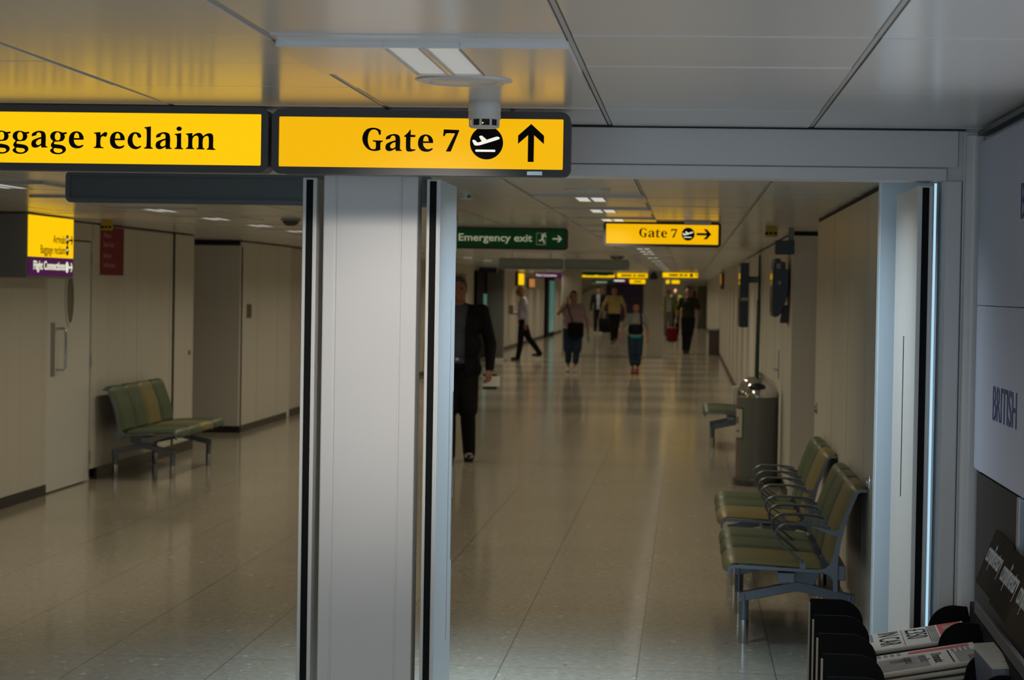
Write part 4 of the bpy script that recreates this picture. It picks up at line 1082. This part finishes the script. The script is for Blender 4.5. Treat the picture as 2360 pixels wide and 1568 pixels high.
print_on(B[-1], 0.014, [('box', 0.0, 0.165, 0.095, 0.128, PRED, 'masthead'), ('box', -0.17, 0.04, -0.13, 0.055, PPIC, 'photo'), ('box', 0.115, 0.17, -0.14, 0.03, PPIC, 'photo'),
    ('text', 'Dramatic', 0.055, 0.05, 0.040, INK), ('text', 'verdict', 0.02, 0.05, 0.040, INK), ('text', 'appeal', -0.02, 0.05, 0.040, INK),
    ('box', -0.175, -0.155, 0.09, 0.142, PYEL, 'colour_block'), ('box', -0.11, -0.095, 0.10, 0.14, PRED, 'colour_block'), ('box', 0.10, 0.104, -0.13, 0.07, INK, 'text_line')] +
    [('box', -0.085+0.018*i, -0.075+0.018*i, 0.10, 0.138, PINK, 'text_line') for i in range(4)] +
    [('box', 0.112+0.014*i, 0.120+0.014*i, 0.035, 0.088, PINK, 'text_line') for i in range(4)] + [('box', -0.06, 0.0, -0.02, 0.03, PAPER, 'photo'), ('box', 0.145, 0.172, -0.13, -0.05, mat('orange_ink', (0.3, 0.13, 0.04), 0.8), 'photo')])
print_on(Cc[-1], 0.015, [('box', 0.10, 0.165, -0.13, 0.13, PINK, 'masthead'), ('box', -0.1, 0.05, -0.1, 0.1, PPIC, 'photo')])

# upright magazines behind the rack, fanned like a fallen row
MAGC = [mat('mag_navy', (0.035, 0.045, 0.085), 0.4), mat('mag_slate', (0.07, 0.08, 0.10), 0.4)]
for i in range(24):
    y = -0.745-0.0125*i
    u = thing('magazine', 'navy magazine in the rack-back row, ' + ('at its far end' if i == 0 else '%d place%s from its far end' % (i, '' if i == 1 else 's')), 'magazine', (0, 0, 0), 0, 'magazines standing at the rack back')
    u.matrix_world = RK.matrix_basis @ T((0.414+0.0008*i, y, 0.655)) @ RX(-10-0.7*i) @ RY(-5) @ RZ(random.uniform(-3, 3))
    obj('cover', MB().box(-0.002, 0.052, -0.0042, 0.0042, 0, 0.118, 0.001), MAGC[i % 2], u)
    obj('page_block', MB().box(-0.001, 0.051, -0.0030, 0.0030, 0.001, 0.134-0.0006*i), PAPERW, u)
obj('magazine_tray', MB().box(0.388, 0.462, -1.25, -0.72, 0.635, 0.650, 0.003), BLACKM, RK)

# ------------------------------------------------------------------ people
def capsule(m, p0, p1, r0, r1, n=12):
    p0, p1 = Vector(p0), Vector(p1)
    m.tube([p0, p1], [r0, r1], n); m.ell(p0, (r0,)*3, None, 12, 8); m.ell(p1, (r1,)*3, None, 12, 8)


def remesh_obj(name, m, material, parent, voxel=0.008, it=6):
    me = bpy.data.meshes.new('tmp'); m.bm.to_mesh(me); m.bm.free()
    o = bpy.data.objects.new('tmp', me); COL.objects.link(o)
    r = o.modifiers.new('r', 'REMESH'); r.mode = 'VOXEL'; r.voxel_size = voxel
    s_ = o.modifiers.new('s', 'SMOOTH'); s_.factor = 0.5; s_.iterations = it
    dg = bpy.context.evaluated_depsgraph_get(); dg.update()
    m2 = bpy.data.meshes.new_from_object(o.evaluated_get(dg))
    bpy.data.objects.remove(o); bpy.data.meshes.remove(me)
    m2.name = name; m2.materials.clear(); m2.materials.append(material)
    for p in m2.polygons: p.use_smooth = True
    q = bpy.data.objects.new(name, m2); COL.objects.link(q); q.parent = parent
    return q


BASE = dict(head=(0, -0.012, 0.932), sh=0.108, elb_l=(0.150, 0.012, 0.632), wri_l=(0.158, -0.030, 0.490), elb_r=(-0.150, 0.012, 0.632), wri_r=(-0.158, -0.030, 0.490),
            hip=0.050, kne_l=(0.055, -0.012, 0.285), ank_l=(0.056, 0.016, 0.050), kne_r=(-0.055, -0.012, 0.285), ank_r=(-0.056, 0.016, 0.050), toe_l=(0.012, -1), toe_r=(-0.012, -1), belly=1.0, wide=1.0)


def hand_geo(m, w_, d, side, s_, curl=0.5):
    """palm, four unequal bent fingers and a thumb; w_ wrist, d direction, side = sideways unit vector towards the thumb"""
    d = Vector(d).normalized(); t = Vector(side); t = (t-d*t.dot(d)).normalized(); nrm = d.cross(t)
    w_ = Vector(w_)
    capsule(m, w_, w_+d*0.05*s_, 0.024*s_, 0.026*s_)
    for k, (o_, l_) in enumerate(((0.027, 0.068), (0.009, 0.078), (-0.009, 0.072), (-0.026, 0.056))):
        a = w_+d*0.075*s_+t*o_*s_; c = a+(d*math.cos(curl*0.5)+nrm*math.sin(curl*0.5))*l_*0.5*s_; e = c+(d*math.cos(curl*1.3)+nrm*math.sin(curl*1.3))*l_*0.5*s_
        capsule(m, w_+d*0.035*s_+t*o_*0.7*s_, a, 0.014*s_, 0.011*s_, 8); capsule(m, a, c, 0.0105*s_, 0.0098*s_, 8); capsule(m, c, e, 0.0098*s_, 0.0085*s_, 8)
    a = w_+d*0.02*s_+t*0.022*s_; c = a+(d*0.7+t*0.7)*0.036*s_; e = c+(d*0.95+t*0.25+nrm*0.3)*0.03*s_
    capsule(m, a, c, 0.013*s_, 0.011*s_, 8); capsule(m, c, e, 0.011*s_, 0.009*s_, 8)


def person(label, loc, rz, H, pose, top, legs, shoe, hair, sleeve=1.0, leg_len=1.0, hair_len=0.0, skirt=0.0, voxel=0.009, jacket=None, curl=0.5, group=None):
    p = dict(BASE); p.update(pose)
    t = thing('person', label, 'person', loc, rz, group)
    V = lambda a: Vector(a)*H
    sh_l, sh_r = V((p['sh'], 0.005, 0.815)), V((-p['sh'], 0.005, 0.815))
    hip_l, hip_r = V((p['hip'], 0.004, 0.515)), V((-p['hip'], 0.004, 0.515))
    W = p['wide']; B = p['belly']
    def torso(m, g, low=0.50):
        m.ell(V((0, 0.002, 0.735)), (0.098*H*W+g, 0.064*H*W+g, 0.100*H+g)); m.ell(V((0, -0.006*B, 0.625)), (0.088*H*W*B+g, 0.066*H*B*W+g, 0.095*H+g)); m.ell(V((0, 0.006, 0.535)), (0.092*H*W+g, 0.068*H*W+g, 0.060*H+g))
        capsule(m, sh_l*0.92+V((0, 0, 0.062)), sh_r*0.92+V((0, 0, 0.062)), 0.030*H+g, 0.030*H+g)
        m.ell(V((0, 0.004, 0.81)), (0.075*H+g, 0.045*H+g, 0.045*H+g))
    def arm(m, s_, e, w_, g, frac=1.0):
        s_, e, w_ = Vector(s_), Vector(e), Vector(w_)
        if frac > 0: 
            f = min(1, frac*2); capsule(m, s_, s_.lerp(e, f), 0.031*H+g, (0.031-0.007*f)*H+g)
        if frac > 0.5:
            f = (frac-0.5)*2; capsule(m, e, e.lerp(w_, f), 0.024*H+g, (0.024-0.0085*f)*H+g)
    def leg(m, h, k_, a, g, frac=1.0):
        h, k_, a = Vector(h), Vector(k_), Vector(a); f = min(1, frac*2)
        capsule(m, h, h.lerp(k_, f), 0.050*H*W+g, (0.050*W-0.014*f)*H+g*1.3)
        if frac > 0.5:
            f = (frac-0.5)*2; c_ = k_.lerp(a, 0.35)+V((0, 0.006, 0))
            capsule(m, k_, c_, 0.034*H+g*1.3, 0.032*H+g*1.6)
            capsule(m, c_, k_.lerp(a, max(0.36, f*(1.06 if g > 0 else 1.0))), 0.032*H+g*1.6, (0.032-0.011*f)*H+g*2.2)
    el, wl, er, wr = (V(p[k]) for k in ('elb_l', 'wri_l', 'elb_r', 'wri_r'))
    kl, al, kr, ar = (V(p[k]) for k in ('kne_l', 'ank_l', 'kne_r', 'ank_r'))
    hc = V(p['head'])
    b = MB()
    torso(b, -0.004)
    for a_ in ((sh_l, el, wl), (sh_r, er, wr)): arm(b, *a_, -0.003)
    for a_ in ((hip_l, kl, al), (hip_r, kr, ar)): leg(b, *a_, -0.004)
    capsule(b, V((0, 0.006, 0.83)), hc+V((0, 0.012, -0.03)), 0.034*H, 0.032*H)
    b.ell(hc, (0.0430*H, 0.0540*H, 0.0655*H)); b.ell(hc+V((0, -0.016, -0.034)), (0.032*H, 0.036*H, 0.034*H))
    capsule(b, hc+V((0, -0.050, 0.006)), hc+V((0, -0.062, -0.014)), 0.005*H, 0.0085*H, 8)
    for sx in (-1, 1):
        b.ell(hc+V((sx*0.043, 0.006, -0.006)), (0.006*H, 0.012*H, 0.017*H))
        b.ell(hc+V((sx*0.018, -0.046, 0.012)), (0.014*H, 0.008*H, 0.004*H))
    b.ell(hc+V((0, -0.049, -0.036)), (0.014*H, 0.006*H, 0.004*H))
    hs = H/1.75
    hand_geo(b, wl, p.get('hd_l', (0.05, -0.1, -1)), p.get('th_l', (-0.3, -1, 0)), hs, curl)
    hand_geo(b, wr, p.get('hd_r', (-0.05, -0.1, -1)), p.get('th_r', (0.3, -1, 0)), hs, curl)
    for a_ in (al, ar): b.ell(a_+V((0, -0.03, -0.025)), (0.024*H, 0.05*H, 0.02*H))
    body = remesh_obj('body', b, SKIN, t, min(voxel, 0.008), 4)
    for sx in (-1, 1):
        obj('eye', MB().ell(hc+V((sx*0.0185, -0.0478, 0.004)), (0.0075*H, 0.0045*H, 0.0045*H)), INK, t, True)
    # shirt, trousers, shoes, hair
    b = MB(); torso(b, 0.006)
    for a_ in ((sh_l, el, wl), (sh_r, er, wr)): arm(b, *a_, 0.007, sleeve)
    top_o = remesh_obj('shirt', b, top, t, voxel, 5)
    b = MB()
    b.ell(V((0, 0.006, 0.525)), (0.094*H*W+0.004, 0.070*H*W+0.004, 0.058*H))
    for a_ in ((hip_l, kl, al), (hip_r, kr, ar)): leg(b, *a_, 0.011, leg_len)
    remesh_obj('trousers', b, legs, t, voxel, 5)
    for a_, td in ((al, p['toe_l']), (ar, p['toe_r'])):
        b = MB(); d = Vector((td[0], td[1], 0)).normalized()
        pz = a_.z-0.030*H
        b.ell(Vector((a_.x, a_.y, pz))+d*0.012*H, (0.030*H, 0.044*H, 0.030*H)); b.ell(Vector((a_.x, a_.y, pz-0.004*H))+d*0.055*H, (0.031*H, 0.052*H, 0.021*H)); b.ell(Vector((a_.x, a_.y, a_.z-0.004*H)), (0.029*H, 0.032*H, 0.026*H))
        b.box(a_.x-0.026*H, a_.x+0.026*H, a_.y-0.09*H, a_.y+0.03*H, pz-0.0215*H, pz-0.004*H, 0.004)
        remesh_obj('shoe', b, shoe, t, voxel, 3)
    b = MB()
    b.ell(hc+V((0, 0.008, 0.016)), (0.0465*H, 0.0555*H, 0.0570*H)); 
    if hair_len: b.ell(hc+V((0, 0.034, -0.02-hair_len*0.5)), (0.043*H, 0.030*H, (0.05+hair_len)*H))
    bm = b.bm; q = hc
    ho = remesh_obj('hair', b, hair, t, voxel, 2)
    bm = bmesh.new(); bm.from_mesh(ho.data)
    kill = [v for v in bm.verts if (v.co.y < hc.y-0.020*H and v.co.z < hc.z+0.034*H) or (hair_len == 0 and v.co.z < hc.z-0.016*H)]
    bmesh.ops.delete(bm, geom=kill, context='VERTS'); bm.to_mesh(ho.data); bm.free()
    if jacket:
        b = MB(); torso(b, 0.020); b.ell(V((0, 0.004, 0.50)), (0.108*H*W, 0.080*H*W, 0.085*H))
        for a_ in ((sh_l, el, wl), (sh_r, er, wr)): arm(b, *a_, 0.016, 0.97)
        jo = remesh_obj('jacket', b, jacket, t, voxel, 5)
        bm = bmesh.new(); bm.from_mesh(jo.data)
        kill = [v for v in bm.verts if v.co.y < -0.005*H and abs(v.co.x) < p.get('open', 0.035)*H*(1.0 if v.co.z < 0.72*H else max(0.3, 1.0+0.3*(v.co.z/H-0.72)*10))]
        bmesh.ops.delete(bm, geom=kill, context='VERTS'); bm.to_mesh(jo.data); bm.free()
        so = jo.modifiers.new('thick', 'SOLIDIFY'); so.thickness = 0.006
    return t, hc


CL = lambda n, c, r=0.75: mat(n, c, r, var=0.10, noise_s=14, spec=0.10)
C_DK = CL('black_suit', (0.010, 0.010, 0.012)); C_SH = CL('slate_blue_shirt', (0.085, 0.095, 0.13)); C_LIL = CL('pale_lilac_shirt', (0.60, 0.56, 0.68)); C_BTR = CL('black_trousers', (0.012, 0.011, 0.012))
C_PNK = CL('striped_pink_top', (0.30, 0.22, 0.24)); C_JN = CL('blue_jeans', (0.020, 0.035, 0.065)); C_GRY = CL('pale_grey_top', (0.22, 0.23, 0.21)); C_OLV = CL('dark_olive_shirt', (0.040, 0.036, 0.022)); C_POL = CL('yellow_polo', (0.40, 0.32, 0.13))
C_DJ = CL('dark_jeans', (0.014, 0.018, 0.026)); C_WSH = CL('white_trainers', (0.45, 0.44, 0.42)); C_RSH = CL('red_trainers', (0.20, 0.025, 0.03)); C_BSH = mat('black_shoe_leather', (0.008, 0.008, 0.008), 0.25)
H_DK = CL('dark_hair', (0.014, 0.010, 0.008)); H_BR = CL('brown_hair', (0.035, 0.020, 0.012)); H_BL = CL('fair_hair', (0.5, 0.30, 0.06)); H_GR = CL('grey_hair', (0.10, 0.085, 0.07)); C_HIV = CL('hi_vis_yellow', (0.15, 0.15, 0.022)); C_TEAL = CL('teal_cloth', (0.03, 0.26, 0.22))
C_RED = CL('dark_red_fabric', (0.16, 0.014, 0.02))

# 1 dark-suited man by the door leaf
pm, hc = person('person in black open jacket and slate shirt walking, partly hidden by the door leaf', (-2.235, 22.1, 0), math.radians(4), 1.80,
    dict(elb_l=(0.178, 0.02, 0.635), wri_l=(0.176, -0.045, 0.500), hd_l=(0.0, -0.25, -1), th_l=(-0.5, -0.8, 0), kne_l=(0.060, -0.035, 0.285), ank_l=(0.070, 0.02, 0.052), kne_r=(-0.045, -0.05, 0.285), ank_r=(-0.035, -0.10, 0.050), sh=0.128, wide=1.25, belly=1.08, open=0.040),
    C_SH, C_BTR, C_BSH, H_GR, jacket=C_DK, voxel=0.008, curl=1.0)
obj('belt_buckle', MB().box(-0.018, 0.018, -0.142, -0.128, 0.985, 1.012, 0.003), STEEL, pm)
t = thing('folded_papers', 'white papers held in the hand of the dark-suited person', 'papers', (-1.90, 22.06, 0.735), math.radians(8))
obj('sheets', MB().box(-0.085, 0.085, -0.014, 0.014, 0.0, 0.10, 0.003), mat('bright_paper', (0.80, 0.78, 0.74), 0.8), t)
obj('dark_folder', MB().box(-0.078, 0.060, 0.015, 0.024, -0.03, 0.12, 0.003), BLACK, t)
t = thing('garment_bag', 'black garment bag carried beside the dark-suited person', 'bag', (-2.375, 21.75, 0.27))
obj('bag_body', MB().box(-0.10, 0.10, -0.06, 0.06, 0.0, 0.52, 0.045, 4), mat('shiny_black_fabric', (0.012, 0.012, 0.013), 0.3), t, True)
obj('handle', MB().tube([(-0.05, 0, 0.50), (-0.045, 0, 0.57), (0.045, 0, 0.57), (0.05, 0, 0.50)], 0.012, 10), BLACK, t, True)

# 2 man crossing in a pale shirt
person('person in pale lilac shirt and black trousers striding sideways across the corridor', (-3.92, 54.0, 0), math.radians(-90), 1.76,
    dict(kne_l=(0.05, -0.02, 0.285), ank_l=(0.05, -0.05, 0.05), kne_r=(-0.045, 0.08, 0.30), ank_r=(-0.045, 0.23, 0.10), elb_l=(0.135, 0.065, 0.64), wri_l=(0.145, 0.055, 0.490), elb_r=(-0.135, 0.01, 0.635), wri_r=(-0.11, -0.125, 0.625), hd_r=(0.0, -1, 0.15), th_r=(0.2, 0, 1), head=(0, -0.035, 0.925)),
    C_LIL, C_BTR, C_BSH, H_BL, voxel=0.012)
t = thing('held_paper', 'small white paper held out in front of the person in pale lilac shirt', 'paper', (-4.20, 54.14, 1.10))
obj('sheet', MB().box(-0.07, 0.05, -0.05, 0.05, 0.0, 0.20, 0.01), PAPERW, t)

# 3 woman on the phone
pw, hc = person('person in striped pink top and cropped jeans holding a phone to the ear', (-2.345, 46.6, 0), 0, 1.67,
    dict(elb_r=(-0.185, -0.01, 0.715), wri_r=(-0.075, -0.075, 0.845), hd_r=(0.2, 0.1, 1), th_r=(0.3, 0.6, 0), elb_l=(0.175, 0.01, 0.625), wri_l=(0.185, -0.03, 0.50), kne_l=(0.05, -0.05, 0.285), ank_l=(0.035, -0.06, 0.05), kne_r=(-0.055, -0.01, 0.285), ank_r=(-0.055, 0.05, 0.055), wide=1.38, belly=1.0),
    C_PNK, C_JN, C_WSH, H_BR, sleeve=0.32, leg_len=0.80, hair_len=0.03, voxel=0.012)
obj('phone', MB().box(-0.085, -0.068, -0.06, -0.03, 1.50, 1.61, 0.003), BLACK, pw)
t = thing('shoulder_bag', 'black cross-body bag hanging in front of the person on the phone', 'bag', (-2.275, 46.36, 0.72))
obj('bag_body', MB().box(-0.17, 0.16, -0.05, 0.05, 0.0, 0.30, 0.04, 3), BLACKM, t, True)
obj('strap', MB().tube([(-0.06, 0.0, 0.28), (-0.13, -0.02, 0.48), (-0.19, 0.06, 0.68)], 0.026, 8, sy=0.5), BLACKM, t, True)
t = thing('held_packet', 'small pale packet in the lowered hand of the person on the phone', 'packet', (-2.02, 46.5, 0.62))
obj('packet_body', MB().box(-0.03, 0.03, -0.02, 0.02, 0.0, 0.11, 0.006), PBLU, t)

# 4 child
pb, hc = person('child in grey, black and teal top with red trainers walking', (-1.06, 46.4, 0), 0, 1.45,
    dict(elb_l=(0.165, 0.0, 0.64), wri_l=(0.17, -0.03, 0.50), elb_r=(-0.18, 0.0, 0.635), wri_r=(-0.195, -0.05, 0.50), kne_l=(0.05, -0.03, 0.285), ank_l=(0.03, -0.03, 0.05), kne_r=(-0.05, -0.02, 0.285), ank_r=(-0.03, -0.01, 0.05), wide=1.12),
    C_GRY, C_JN, C_RSH, H_DK, sleeve=0.36, leg_len=0.78, voxel=0.012)
b = MB(); b.ell(Vector((0, -0.005, 0.90)), (0.160, 0.124, 0.185)); o_ = remesh_obj('black_band', b, C_DK, pb, 0.012, 3)
b = MB(); b.ell(Vector((0, 0.003, 0.755)), (0.155, 0.120, 0.062)); remesh_obj('teal_hem', b, C_TEAL, pb, 0.012, 2)
obj('bag_strap', MB().tube([(0.10, -0.06, 1.22), (0.12, -0.12, 1.05), (0.11, -0.12, 0.85)], 0.018, 8), C_DK, pb, True)

# 5 man with the red bag
person('person in dark olive shirt and dark jeans carrying a dark red bag', (0.0, 62.2, 0), 0, 1.82,
    dict(elb_r=(-0.155, 0.0, 0.63), wri_r=(-0.175, -0.02, 0.50), elb_l=(0.165, 0.02, 0.64), wri_l=(0.150, -0.08, 0.525), kne_l=(0.03, -0.03, 0.285), ank_l=(0.0, -0.03, 0.05), kne_r=(-0.05, -0.01, 0.285), ank_r=(-0.05, 0.03, 0.05), wide=1.12),
    C_OLV, C_DJ, C_BSH, H_DK, sleeve=0.40, voxel=0.012)
t = thing('holdall', 'dark red bag hanging from the hand of the person in olive shirt', 'bag', (-0.43, 62.05, 0.31))
obj('bag_body', MB().box(-0.16, 0.16, -0.10, 0.10, 0.0, 0.42, 0.09, 4), C_RED, t, True)
obj('handle', MB().tube([(-0.02, 0, 0.40), (0.03, 0, 0.52), (0.09, 0, 0.52), (0.10, 0, 0.40)], 0.015, 8), C_DK, t, True)

# 6 man in yellow polo
person('person in yellow polo shirt and black trousers walking, in front of the purple poster', (-2.33, 72.0, 0), 0, 1.80,
    dict(elb_r=(-0.20, 0.01, 0.645), wri_r=(-0.245, -0.03, 0.52), elb_l=(0.185, 0.02, 0.64), wri_l=(0.20, -0.02, 0.50), kne_l=(0.04, 0.05, 0.30), ank_l=(0.03, 0.13, 0.09), kne_r=(-0.03, -0.03, 0.285), ank_r=(-0.02, -0.02, 0.05), wide=1.22, belly=1.08),
    C_POL, C_BTR, C_BSH, H_GR, sleeve=0.42, voxel=0.014)
# 7 suited man with a case
person('person in dark suit and pale shirt pulling a black case, by the bright arch', (-3.47, 88.0, 0), 0, 1.80, dict(kne_l=(0.05, -0.04, 0.285), ank_l=(0.05, -0.04, 0.05), open=0.03), CL('pale_blue_shirt', (0.22, 0.23, 0.27)), C_DK, C_WSH, H_BR, jacket=C_DK, voxel=0.014)
t = thing('suitcase', 'black suitcase at the side of the dark-suited person by the bright arch', 'suitcase', (-3.02, 87.6, 0))
obj('shell', MB().box(-0.28, 0.28, -0.14, 0.14, 0.06, 0.62, 0.04, 3), BLACKM, t, True)
for x in (-0.2, 0.2): obj('wheel', MB().cyl((x-0.015, 0, 0.035), (x+0.015, 0, 0.035), 0.035, n=12), BLACK, t, True)
# 8, 9 two people in yellow vests
person('person in hi-vis vest half hidden by the far pillar', (-0.75, 86.0, 0), math.radians(20), 1.74, dict(open=0.06), C_GRY, CL('grey_trousers', (0.10, 0.09, 0.09)), C_BSH, H_GR, jacket=C_HIV, voxel=0.016)
person('person in hi-vis vest next to the person in olive shirt', (-0.50, 88.0, 0), math.radians(-15), 1.80, dict(open=0.05), C_DK, C_BTR, C_BSH, H_DK, jacket=C_HIV, voxel=0.016)
